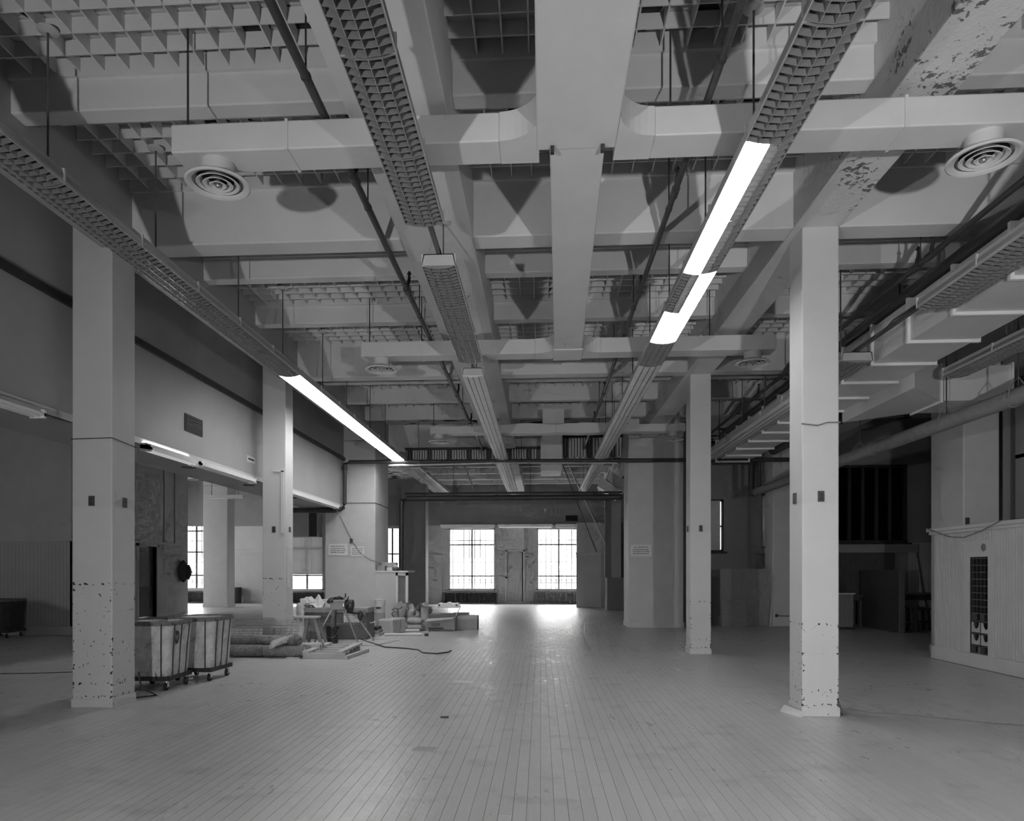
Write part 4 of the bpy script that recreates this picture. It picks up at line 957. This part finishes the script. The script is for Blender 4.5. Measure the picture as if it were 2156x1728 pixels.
def drape(x0, x1, y0, y1, z0, peaks, seed):
    g = G(); nx, ny = 26, 20; rn = random.Random(seed); ph = [rn.uniform(0, 6) for _ in range(4)]
    for i in range(nx+1):
        for j in range(ny+1):
            x = x0 + (x1-x0)*i/nx; y = y0 + (y1-y0)*j/ny; h = 0
            for (px_, py_, hz, r) in peaks: h = max(h, hz*max(0, 1 - (math.hypot(x-px_, y-py_)/r)**1.15))
            h += .022*math.sin(38*(x+.5*y)+ph[0])*min(1, h/.06) + .014*math.sin(55*(y-.4*x)+ph[1])*min(1, h/.06)
            g.v.append((x, y, z0 + max(h, .004)))
    for i in range(nx):
        for j in range(ny): a = i*(ny+1)+j; g.f.append((a, a+ny+1, a+ny+2, a+1))
    return g
drape(-5.42, -4.84, 15.3, 15.9, .69, [(-5.18, 15.5, .25, .3), (-4.98, 15.55, .28, .2), (-5.3, 15.6, .18, .22)], 3).build('cloth', 'cloth', t, True); G().blob((-5.2, 15.42, .80), (.16, .1, .09), 2, .3, 20, 12).build('cloth', 'cloth', t, True); G().blob((-5.3, 15.3, .62), (.09, .08, .2), 5, .3, 16, 10).build('hanging_cloth', 'cloth', t, True)
tag(box(-4.95, -4.72, 15.6, 15.85, .69, .86).build('small_box', 'plastic_white', bevel=.006), 'small white box on the tool chest beside the rags', 'box')
# pipe-threading machine on splayed tubular legs
t = thing('threading_machine', 'dirty pipe-threading machine on four splayed tubular legs', 'machine', (-4.15, 14.6, 0))
body = box(-4.38, -4.08, 14.45, 14.8, .69, .88).build('body', 'machine', t, bevel=.02); box(-4.40, -4.06, 14.43, 14.82, .86, .90).build('tray_lip', 'machine', body, bevel=.008)
G().tube([(-4.06, 14.6, .80), (-3.93, 14.6, .80)], .10, 16).build('motor', 'dark_metal', t, True); G().blob((-3.98, 14.55, .74), (.08, .1, .1), 3, .2).build('gearbox', 'dark_metal', t, True)
for q in (((-4.36, 14.5, .88), (.10, .1, .06)), ((-4.24, 14.6, .92), (.12, .1, .05)), ((-4.10, 14.55, .90), (.07, .1, .05))): G().blob(q[0], q[1], int(q[0][0]*-100), .35, 14, 8).build('chuck_lump', 'dark_metal', t, True)
for (x, z, r, dx) in ((-4.10, 1.03, .014, .005), (-4.05, .97, .010, .02)): G().tube([(x, 14.6, .86), (x+dx, 14.6, z)], r, 8).build('lever', 'dark_metal', t)
for (a, b) in (((-4.36, 14.5, .70), (-4.68, 14.35, .012)), ((-4.08, 14.47, .70), (-3.74, 14.28, .012)), ((-3.95, 14.75, .62), (-3.55, 14.86, .012)), ((-4.36, 14.75, .7), (-4.6, 15.0, .012))):
    G().tube([a, b], .019, 10).build('leg', 'steel', t, True)
G().tube([(-4.1, 14.5, .88), (-4.09, 14.42, .76), (-4.06, 14.46, .66)], .016, 8).build('bent_tube', 'steel', t, True)
G().tube([(-4.08, 14.65, .64), (-3.78, 14.7, .60)], .03, 8).build('carriage_rail', 'dark_metal', t, True); G().blob((-3.80, 14.68, .56), (.06, .06, .10), 2, .2).build('carriage', 'dark_metal', t, True)
G().tube([(-4.3, 14.6, .7), (-4.31, 14.6, .36)], .016, 8).build('drain_tube', 'dark_metal', t); 
# bucket under it
def bucket(name, label, c_, r0, r1, h, m, lidm=None, band=True):
    t = thing(name, label, 'bucket', c_); x, y, z = c_
    G().lathe([(0, .0), (r0, 0), (r1*.985, h*.96), (r1*1.03, h*.96), (r1*1.03, h), (r1*.95, h), (r1*.93, h*.9), (r0*.93, .03), (0, .03)] if not lidm else [(0, 0), (r0, 0), (r1, h*.93), (r1, h*.94)], c_, 28).build('wall', m, t, True)
    if lidm: 
        G().lathe([(r1*1.05, h*.92), (r1*1.07, h*.97), (r1*1.03, h), (r1*.9, h), (r1*.88, h*.985), (0, h*.985)], c_, 28).build('lid', lidm, t, True)
    if band: G().lathe([(r1*1.0, h*.80), (r1*1.05, h*.81), (r1*1.05, h*.83), (r1*1.0, h*.84)], c_, 28).build('band', m, t, True)
    pts = [(x + r1*1.04*math.cos(a), y - .03 - .10*math.sin(a), z + h*.82 - .16*math.sin(a)) for a in [math.pi*i/10 for i in range(11)]]
    G().tube(pts, .004, 5).build('bail', 'steel', t); return t
bucket('bucket', 'black metal bucket standing under the threading machine', (-4.32, 14.42, 0), .115, .135, .35, 'plastic_black')
b = bucket('paint_bucket', 'white plastic paint bucket with lid, stacked on a pale drum beside the pier', (-3.95, 17.15, .47), .11, .13, .34, 'plastic_white', 'plastic_white')
box(-4.01, -3.91, 17.018, 17.03, .58, .62).build('print_mark', 'print', b)
b = bucket('paint_bucket', 'lower pale drum carrying the white paint bucket', (-3.95, 17.15, .0), .12, .13, .465, 'cardboard_light', None, False)
# pallet, loose frame
t = thing('pallet', 'small wooden pallet frame lying on the floor beside the carpet rolls', 'pallet', (-3.7, 12.6, 0))
for x in (-4.0, -3.42):
    G().hexa([(x-.06,11.8,.10),(x+.06,11.8,.10),(x+.02,13.3,.10),(x-.10,13.3,.10)], [(x-.06,11.8,.135),(x+.06,11.8,.135),(x+.02,13.3,.135),(x-.10,13.3,.135)]).build('stringer', 'wood_light', t)
for k in range(5):
    y = 11.83 + k*.34; box(-4.06 - .02*k, -3.33 - .03*k, y, y+.07, .0 if k == 0 else .065, .10).build('deck_board', 'wood_light', t)
for x in (-4.0, -3.42): G().hexa([(x-.02,11.9,0),(x+.02,11.9,0),(x-.03,13.3,0),(x-.07,13.3,0)], [(x-.02,11.9,.065),(x+.02,11.9,.065),(x-.03,13.3,.065),(x-.07,13.3,.065)]).build('runner', 'wood_mid', t)
G().hexa([(-3.34,11.78,0),(-3.27,11.78,0),(-3.17,12.9,0),(-3.24,12.9,0)], [(-3.34,11.78,.06),(-3.27,11.78,.06),(-3.17,12.9,.06),(-3.24,12.9,.06)]).build('loose_board', 'wood_light', t)
tag(G().hexa([(-4.32,11.74,0),(-4.14,11.74,0),(-4.12,11.82,0),(-4.3,11.82,0)], [(-4.32,11.74,.03),(-4.14,11.74,.03),(-4.12,11.82,.03),(-4.3,11.82,.03)]).build('wood_offcut', 'wood_light'), 'short wood offcut at the end of the front carpet roll', 'lumber')
tag(G().hexa([(-4.4,14.05,.001),(-3.35,14.0,.001),(-3.05,15.1,.001),(-4.3,15.2,.001)], [(-4.4,14.05,.006),(-3.35,14.0,.006),(-3.05,15.1,.006),(-4.3,15.2,.006)]).build('floor_sheet', 'cardboard_light'), 'pale sheet of cardboard on the floor under the threading machine', 'cardboard')
tag(G().tube([(-3.95, 15.25, .01), (-3.6, 14.6, .012), (-3.45, 14.36, .012), (-3.05, 13.66, .012), (-2.6, 13.45, .012), (-2.3, 13.2, .012), (-2.15, 12.75, .012), (-1.87, 12.62, .012), (-1.7, 12.85, .012), (-1.66, 13.05, .02)], .012, 8).build('power_cord', 'dark_metal', smooth=True), 'dark electric cord trailing from the machine across the floor', 'cord')
tag(G().tube([(-3.62, 16.2, .03), (-2.75, 16.25, .03)], .028, 10).build('conduit_length', 'plastic_white', smooth=True), 'white length of conduit lying on the floor before the wrapped box', 'pipe')
tag(G().tube([(-3.9, 17.2, .03), (-3.0, 17.35, .03)], .03, 10).build('conduit_length', 'plastic_white', smooth=True), 'white conduit lying on the floor behind the wrapped box', 'pipe')
tag(G().tube([(-2.68, 16.2, .035), (-2.60, 16.2, .035)], .035, 12).build('pipe_fitting', 'plastic_black', smooth=True), 'small black pipe fitting at the end of the white conduit', 'fitting')
t = thing('plank_stack', 'low stack of boards on the floor between the chest and the wrapped box', 'lumber', (-3.9, 16.3, 0))
for k in range(3): box(-4.1, -3.70 - .03*k, 16.05 + .03*k, 16.5, .07*k, .07*k + .06).build('board', ('wood_light', 'cardboard', 'dark_metal')[k], t)
o = G().hexa([(-3.9,16.7,0),(-3.52,16.62,0),(-3.28,17.05,0),(-3.62,17.1,0)], [(-3.9,16.7,.34),(-3.52,16.62,.34),(-3.28,17.05,.37),(-3.62,17.1,.37)]).build('wrapped_box', 'cardboard_light', bevel=.03); tag(o, 'paper-wrapped square bundle on the floor left of the cement bags', 'bundle')
for k in range(3): G().hexa([(-3.5+.06*k,16.60+.1*k,.01),(-3.49+.06*k,16.61+.1*k,.01),(-3.49+.06*k,16.63+.1*k,.01),(-3.5+.06*k,16.62+.1*k,.01)], [(-3.5+.06*k,16.60+.1*k,.35),(-3.49+.06*k,16.61+.1*k,.35),(-3.49+.06*k,16.63+.1*k,.35),(-3.5+.06*k,16.62+.1*k,.35)]).build('crease', 'cardboard', o)
for k in range(2):
    g = G(); n = 20
    x0, x1, z, rz_ = -3.38, -2.93, .09 + .16*k, .085
    for i in range(9):
        u = i/8; s = (1 - abs(2*u-1)**4)**.5*.9 + .1; x = x0 + (x1-x0)*u
        for j in range(n):
            a = 2*math.pi*j/n; g.v.append((x, 17.6 + .17*math.cos(a)*s + .02*k, z + rz_*math.sin(a)*s*(1+.05*math.sin(4*a+i))))
    for i in range(8):
        for j in range(n): jj = (j+1) % n; g.f.append((i*n+j, i*n+jj, (i+1)*n+jj, (i+1)*n+j))
    g.f.append(tuple(range(n))); g.f.append(tuple(range(8*n, 9*n)))
    tag(g.build('cement_bag', 'bag_grey', smooth=True), ('lower plump bag lying beside the lettered carton', 'upper plump bag lying on the other bag')[k], 'bag', 'stacked bags')
t = thing('scrap_heap', 'tangled heap of wire and sacking against the low cabinet', 'scrap', (-3.45, 18.4, 0))
for k in range(7):
    rnd2 = random.Random(k); G().blob((-3.75 + .12*k, 18.35 + rnd2.uniform(-.1, .2), .28 + rnd2.uniform(-.05, .14)), (.14, .14, .24), k, .45, 14, 10).build('sack', ('bag_grey', 'cardboard', 'chest_paint')[k % 3], t, True)
for k in range(10):
    rnd2 = random.Random(40+k); x = -3.8 + .1*k; pts = [(x + rnd2.uniform(-.12, .12), 18.25 + rnd2.uniform(-.1, .1), .2 + .07*i + rnd2.uniform(-.05, .05)) for i in range(6)]; G().tube(pts, .01, 5).build('wire', 'dark_metal', t)
# cartons
t = thing('carton', 'open torn carton lettered on its front, holding white china', 'box', (-2.5, 17.7, 0))
G().hexa([(-2.83,17.5,0),(-2.14,17.5,0),(-2.12,18.05,0),(-2.82,18.05,0)], [(-2.83,17.5,.30),(-2.14,17.5,.34),(-2.12,18.05,.42),(-2.82,18.05,.42)]).build('body', 'cardboard', t)
text(t, 'ELJER', (-2.62, 17.49, .155), .095, FACE_CAM, shear=.3, extr=.0005)
box(-2.80, -2.42, 17.488, 17.50, .055, .085).build('printed_band', 'print', t); box(-2.42, -2.17, 17.488, 17.5, .055, .085).build('printed_band', 'grey_print', t); box(-2.80, -2.17, 17.488, 17.5, .02, .035).build('printed_band', 'print', t)
G().hexa([(-2.86,17.36,.24),(-2.2,17.42,.30),(-2.14,17.5,.34),(-2.83,17.5,.30)], [(-2.86,17.36,.25),(-2.2,17.42,.31),(-2.14,17.5,.35),(-2.83,17.5,.31)]).build('flap', 'cardboard_light', t)
G().hexa([(-2.14,17.5,.33),(-2.13,17.5,.33),(-2.05,18.0,.58),(-2.06,18.0,.58)], [(-2.14,17.52,.345),(-2.12,17.52,.345),(-2.04,18.05,.60),(-2.06,18.05,.60)]).build('flap', 'cardboard_light', t)
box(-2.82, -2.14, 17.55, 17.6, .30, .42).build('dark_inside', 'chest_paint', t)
t = thing('carton', 'tall plain carton standing left of the lettered carton', 'box', (-2.9, 17.9, 0)); box(-3.05, -2.86, 17.85, 18.25, 0, .57).build('body', 'cardboard_light', t); G().hexa([(-3.05,17.85,.565),(-2.86,17.85,.565),(-2.65,17.7,.6),(-2.95,17.7,.6)], [(-3.05,17.85,.575),(-2.86,17.85,.575),(-2.65,17.7,.61),(-2.95,17.7,.61)]).build('flap', 'cardboard_light', t)
t = thing('carton', 'plain square carton at the right end of the clutter', 'box', (-1.87, 18.1, 0)); box(-2.13, -1.61, 17.9, 18.35, 0, .27).build('body', 'cardboard', t); box(-2.13, -1.61, 17.9, 18.35, .27, .355).build('lid', 'cardboard_light', t); box(-2.3, -1.9, 18.36, 18.75, .0, .40).build('rear_box', 'chest_paint', t)
t = thing('toilet_tank', 'white china toilet tank with two holes resting on the cartons', 'toilet tank', (-2.36, 17.85, .56))
poly = [(-2.62, .565), (-2.08, .565), (-2.06, .60), (-2.07, .65), (-2.10, .685), (-2.14, .69), (-2.18, .675), (-2.27, .682), (-2.30, .705), (-2.36, .71), (-2.39, .685), (-2.50, .675), (-2.54, .69), (-2.58, .69), (-2.62, .66)]
G().prism(poly[::-1], 1, 17.78, 18.05).build('china_body', 'white_enamel', t, bevel=.012)
for x in (-2.57, -2.13): G().tube([(x, 17.762, .635), (x, 17.79, .635)], .022, 14).build('bolt_hole', 'void', t)
# low cabinet against the pier with boxes on top
t = thing('low_cabinet', 'low painted cabinet built against the left pier with framed side panel', 'cabinet', (-4.05, 19.2, 0))
box(-4.48, -3.93, 18.92, 19.9, 0, 1.46).build('body', 'paint', t); box(-4.50, -3.58, 18.90, 19.95, 1.46, 1.51).build('top', 'paint', t, bevel=.008)
g = G(); g.box(-3.93, -3.87, 18.95, 19.05, 0, 1.46); g.box(-3.66, -3.60, 18.95, 19.05, 0, 1.46); g.box(-3.93, -3.6, 18.95, 19.05, 1.38, 1.46); g.build('frame', 'white_enamel', t); box(-3.87, -3.66, 19.0, 19.04, 0, 1.38).build('panel', 'wood_vert', t)
tag(box(-4.46, -4.24, 19.0, 19.35, 1.51, 1.64).build('carton', 'cardboard', bevel=.004), 'shallow brown carton on the low cabinet top', 'box'); tag(box(-4.42, -4.02, 19.38, 19.7, 1.51, 1.74).build('carton', 'cardboard_light', bevel=.004), 'taller pale carton behind the shallow one on the low cabinet', 'box')
tag(box(-4.2, -4.05, 19.05, 19.25, 1.51, 1.60).build('small_box', 'plastic_white', bevel=.004), 'small white box on the low cabinet top', 'box')
t = thing('rag_heap', 'crumpled dark and pale rags at the corner of the low cabinet', 'rags', (-3.9, 19.2, 1.51)); G().blob((-3.95, 19.2, 1.55), (.1, .1, .05), 3, .4).build('cloth', 'chest_paint', t, True); G().blob((-4.02, 19.3, 1.6), (.06, .06, .08), 6, .4).build('cloth', 'cloth', t, True)
# far left bits
t = thing('trash_can', 'dark cylindrical waste bin against the far left wainscot', 'bin', (-14.15, 32.1, 0)); G().lathe([(0, 0), (.2, 0), (.22, .72), (.23, .74), (.2, .74), (.18, .1), (0, .1)], (-14.15, 32.1, 0), 24).build('wall', 'plastic_black', t, True); G().lathe([(.215, .60), (.232, .61), (.232, .63), (.216, .64)], (-14.15, 32.1, 0), 24).build('band', 'dark_metal', t, True)
t = thing('hanging_coat', 'black coat and bag hanging from a hook on the aisle wall', 'coat', (-12.6, 24.2, 1.2)); G().blob((-12.58, 24.15, 1.50), (.12, .30, .36), 3, .14, 18, 12).build('coat', 'canvas_dark', t, True); G().blob((-12.48, 24.3, 1.46), (.10, .16, .26), 5, .1).build('satchel', 'plastic_black', t, True); G().tube([(-12.5, 24.2, 1.7), (-12.42, 24.42, 1.45), (-12.5, 24.4, 1.2)], .015, 6).build('strap', 'dark_metal', t); box(-12.7, -12.64, 24.1, 24.2, 1.84, 1.9).build('hook', 'steel', t)
t = thing('hanging_duct', 'dark boxed duct hanging in front of the shaded left window', 'duct', (-10.9, 31.2, 3.0)); box(-11.45, -10.0, 31.0, 31.8, 3.05, 4.1).build('casing', 'wall_dark', t); box(-10.35, -10.0, 30.98, 31.0, 3.05, 4.1).build('end_panel', 'dark_trim', t)
for x in (-11.35, -10.1): G().tube([(x, 31.4, 4.1), (x, 31.4, 5.79)], .012, 6).build('hanger_rod', 'dark_metal', t)
# floor papers and scraps
for k, (pts, lab) in enumerate((([(-1.2, 9.42), (-.92, 9.38), (-.88, 9.56), (-1.16, 9.6)], 'flat white paper lying on the floor mid hall'), ([(-1.08, 5.82), (-.9, 5.80), (-.88, 5.95), (-1.05, 5.97)], 'pale paper scrap on the floor nearest the camera'))):
    G_ = G().prism(pts, 2, .001, .004).build('paper_sheet', 'paper' if not k else 'cardboard_light'); tag(G_, lab, 'paper')
tag(G().prism([(-1.02, 7.14), (-.94, 7.14), (-.94, 7.19), (-1.02, 7.19)], 2, .001, .012).build('floor_scrap', 'dark_metal'), 'small dark scrap on the floor boards', 'scrap')

# ================================================================== right side
# beadboard letter case
t = thing('letter_case', 'white beadboard letter case with pigeonholes beside the right pier', 'cabinet', (7.0, 10.8, 0))
OY0, OY1, OZ0, OZ1 = 11.06, 11.54, .14, 1.72
bd = wall_holes('body', 'paint', 0, 6.77, .06, 8.2, 12.56, .2, 2.16, [(OY0, OY1, OZ0, OZ1)]); bd.parent = t; bd.location = bd.location - t.location; del bd['kind']; ORG[bd.name] = ORG[t.name]
box(6.80, 7.25, 12.5, 12.56, 0, 2.16).build('end_panel', 'paint', t)
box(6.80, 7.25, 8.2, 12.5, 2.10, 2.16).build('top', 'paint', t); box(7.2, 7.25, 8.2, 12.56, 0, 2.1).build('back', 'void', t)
box(6.72, 7.27, 8.2, 12.58, 0, .22).build('base_mould', 'paint', t, bevel=.01)
g = G(); g.box(6.70, 7.27, 8.2, 12.60, 2.12, 2.17); g.box(6.67, 7.29, 8.2, 12.63, 2.17, 2.23); g.build('cornice', 'paint', t, bevel=.008)
g = G(); y = 12.5
while y > 8.25:
    if not (OY0 - .12 < y < OY1 + .14): g.box(6.748, 6.772, y-.060, y-.012, .22, 2.12)
    elif y: g.box(6.748, 6.772, y-.060, y-.012, 1.95, 2.12)
    y -= .066
o = g.build('beadboard', 'paint', t); o['kind'] = 'stuff'
g = G(); g.box(6.745, 6.775, OY0-.13, OY0, .2, 1.95); g.box(6.745, 6.775, OY1, OY1+.14, .2, 1.95); g.box(6.745, 6.775, OY0, OY1, OZ1, 1.95); g.box(6.74, 6.775, OY0-.15, OY1+.16, 1.93, 1.97); g.build('casing', 'paint', t)
G().tube([(6.742, OY0+.10, 1.86), (6.75, OY0+.10, 1.86)], .06, 18).build('round_plate', 'old_pipe', t)
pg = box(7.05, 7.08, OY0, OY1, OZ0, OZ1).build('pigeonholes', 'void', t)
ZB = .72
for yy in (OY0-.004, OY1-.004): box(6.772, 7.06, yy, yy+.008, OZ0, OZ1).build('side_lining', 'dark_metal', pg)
for k in range(9): z = ZB + .12 + k*.107; box(6.79, 7.06, OY0, OY1, z-.004, z+.004).build('shelf', 'old_pipe', pg)
for k in range(1, 5): y = OY0 + (OY1-OY0)*k/5; box(6.80, 7.06, y-.003, y+.003, ZB+.12, OZ1).build('divider', 'dark_metal', pg)
for k in range(3): y = OY0 + (OY1-OY0)*k/2; box(6.78, 7.06, y-.006, y+.006, OZ0, ZB+.12).build('divider', 'wood_dark', pg)
for r in range(3):
    zt = ZB - .16 - r*.19 + .16; box(6.78, 7.06, OY0, OY1, zt-.01, zt+.006).build('shelf', 'wood_dark', pg)
    for c_ in range(2):
        ya = OY0 + .012 + c_*(OY1-OY0)/2; yb = ya + (OY1-OY0)/2 - .024; za, zb2 = zt - .175, zt - .02
        if r < 2:
            n = 10; pts = [(ya, zb2), (ya, za), (yb, za), (yb, zb2)]
            cy, w2_ = (ya+yb)/2, (yb-ya)/2*.72
            pts += [(cy + w2_*math.cos(math.pi*i/n), zb2 - .10*math.sin(math.pi*i/n)) for i in range(n+1)]
            G().prism(pts[::-1], 0, 6.785, 6.80).build('bin_front', 'cardboard_light' if (r, c_) != (0, 0) else 'paint', pg)
        else:
            box(6.785, 6.80, ya, ya+.05, za, zb2).build('bin_front', 'old_pipe', pg); box(6.785, 6.80, ya, yb, za, za+.06).build('bin_front', 'wood_dark', pg)
tag(G().tube([(6.665, 12.6, 2.24), (6.66, 12.3, 2.16), (6.655, 11.9, 2.06), (6.655, 11.5, 2.03), (6.66, 11.1, 2.10), (6.665, 10.6, 2.24)], .008, 6).build('loose_cable', 'old_pipe', smooth=True), 'loose cable drooping along the top of the letter case', 'cable')
tag(box(7.31, 7.36, 12.56, 12.6, 2.3, 2.42).build('switch_box', 'plate'), 'small dark switch box on the pier above the letter case', 'switch')
# leaning plywood panels
def leaning(label, x0, x1, y, h, m, lean=.12, th=.02):
    o = G().hexa([(x0,y,0),(x1,y,0),(x1,y+th,0),(x0,y+th,0)], [(x0,y+lean,h),(x1,y+lean,h),(x1,y+lean+th,h),(x0,y+lean+th,h)]).build('plywood_panel', m); return tag(o, label, 'panel', 'leaning panels')
leaning('large dark plywood partition panel beyond the slim right column', 4.95, 6.34, 19.72, 1.56, 'plywood', .05, .04)
leaning('smaller grey panel leaning on the large partition panel', 4.92, 5.58, 19.45, .70, 'wood_mid')
leaning('dark panel edge standing left of the large partition', 4.62, 4.92, 19.9, 1.35, 'partition_dark', .04)
tag(G().hexa([(6.16,19.40,0),(6.21,19.40,0),(6.21,19.43,0),(6.16,19.43,0)], [(6.33,19.58,1.40),(6.38,19.58,1.40),(6.38,19.60,1.40),(6.33,19.60,1.40)]).build('wood_stick', 'wood_light'), 'thin pale stick leaning against the large panel', 'stick')
tag(box(4.3, 5.35, 23.9, 23.96, 1.5, 2.05).build('wall_poster', 'paper'), 'pale sheet on the aisle end wall below the shaded window', 'poster')
t = thing('pier_outlet', 'pair of outlet boxes joined by a cable low on the aisle end pier', 'outlet', (6.6, 19.58, .3)); box(6.38, 6.44, 19.55, 19.6, .25, .33).build('box', 'plate', t); box(6.8, 6.86, 19.55, 19.6, .24, .32).build('box', 'plate', t); G().tube([(6.44, 19.57, .29), (6.6, 19.57, .28), (6.8, 19.57, .28)], .01, 6).build('cable', 'dark_metal', t)
# dark partition panel, desk, table and stools in the alcove
o = box(8.72, 8.80, 17.68, 19.7, .02, 1.53).build('partition_panel', 'partition_dark'); tag(o, 'dark freestanding partition panel with pale front edge in the alcove', 'partition'); box(8.70, 8.82, 17.63, 17.68, 0, 1.55).build('edge_strip', 'old_pipe', o); box(8.6, 8.92, 17.9, 17.95, 0, .03).build('foot', 'partition_dark', o)
t = thing('counter', 'wooden counter cabinet standing just right of the near column', 'counter', (7.7, 18.85, 0)); box(7.3, 8.02, 18.6, 19.15, .06, .90).build('body', 'wood_vert', t); box(7.28, 8.06, 18.57, 19.18, .90, .935).build('top', 'wood_light', t); box(7.9, 8.04, 18.62, 18.7, 0, .07).build('foot', 'dark_metal', t); box(7.35, 7.45, 18.62, 18.7, 0, .07).build('foot', 'dark_metal', t)
tag(box(7.5, 7.68, 18.7, 18.9, .935, 1.13).build('desk_box', 'dark_metal'), 'dark equipment box on the wooden counter', 'box'); tag(box(7.48, 7.66, 18.72, 18.9, 1.13, 1.28).build('desk_box', 'paper'), 'pale box on top of the dark equipment box', 'box')
t = thing('work_table', 'low dark table with drawer rail behind the counter', 'table', (8.3, 19.7, 0)); box(8.0, 8.68, 19.5, 20.0, .82, .86).build('top', 'wood_dark', t); box(8.05, 8.63, 19.55, 19.6, .7, .82).build('apron', 'wood_dark', t)
for x in (8.05, 8.6): box(x, x+.05, 19.55, 19.6, 0, .82).build('leg', 'wood_dark', t)
tag(box(8.2, 8.42, 20.0, 20.3, .0, .75).build('white_panel', 'paint'), 'pale panel behind the low dark table', 'panel')
t = thing('work_table', 'dark wall table in the alcove above the stools', 'table', (9.7, 19.4, 0)); box(9.2, 10.5, 19.1, 19.8, .88, .92).build('top', 'wood_mid', t); box(9.25, 10.45, 19.15, 19.2, .74, .88).build('drawer', 'dark_metal', t)
for x in (9.25, 10.4): box(x, x+.06, 19.15, 19.21, 0, .74).build('leg', 'dark_metal', t)
def stool(label, x, y, h):
    t = thing('stool', label, 'stool', (x, y, 0), 'dark wooden stools')
    box(x-.22, x+.22, y-.18, y+.18, h-.05, h).build('seat', 'wood_dark', t)
    for sx in (-1, 1):
        for sy in (-1, 1): G().hexa([(x+sx*.2-.025,y+sy*.16-.025,0),(x+sx*.2+.025,y+sy*.16-.025,0),(x+sx*.2+.025,y+sy*.16+.025,0),(x+sx*.2-.025,y+sy*.16+.025,0)], [(x+sx*.16-.025,y+sy*.13-.025,h-.05),(x+sx*.16+.025,y+sy*.13-.025,h-.05),(x+sx*.16+.025,y+sy*.13+.025,h-.05),(x+sx*.16-.025,y+sy*.13+.025,h-.05)]).build('leg', 'wood_dark', t)
    box(x-.18, x+.18, y-.15, y-.12, .2, .25).build('rung', 'wood_dark', t)
stool('taller dark stool right behind the partition edge', 9.15, 18.2, .64); stool('shorter dark stool beside the taller one', 9.6, 18.5, .56)
tag(G().tube([(10.5, 20.4, 2.2), (10.55, 20.3, 1.6), (10.6, 20.2, .9), (10.7, 20.2, .5)], .02, 6).build('hanging_cable', 'dark_metal', smooth=True), 'dark cable hanging down the alcove wall to the table', 'cable')
# trim boards loosened at the near right column, and its floor cord
tag(G().hexa([(2.56,7.72,0),(2.66,7.40,0),(2.69,7.41,0),(2.59,7.73,0)], [(2.63,7.80,.05),(2.688,7.42,.05),(2.695,7.43,.055),(2.64,7.81,.055)]).build('loose_trim', 'paint'), 'loose skirting board leaning at the foot of the near right column', 'trim board')
tag(G().tube([(3.15, 7.52, .01), (3.10, 7.66, .20)], .012, 6).build('metal_rod', 'steel'), 'short metal rod leaning on the right foot of the near right column', 'rod')
tag(G().tube([(3.1, 7.9, .006), (3.35, 7.85, .006), (3.45, 7.68, .006), (3.7, 7.62, .006), (4.0, 7.47, .006), (4.45, 7.21, .006), (5.2, 6.9, .006)], .006, 6).build('power_cord', 'old_pipe', smooth=True), 'thin pale cord running right from the near right column', 'cord')
tag(G().tube([(-4.75, 7.95, .02), (-4.6, 8.2, .01), (-4.62, 7.9, .15), (-4.66, 7.92, .33)], .012, 6).build('power_cord', 'dark_metal', smooth=True), 'dark cord coming from the low outlet of the near left column', 'cord')
tag(G().tube([(-4.0-5.5, 9.6, .004), (-7.4, 9.9, .004), (-5.2, 10.6, .004)], .006, 6).build('power_cord', 'dark_metal', smooth=True), 'dark cord on the floor left of the near left column', 'cord')
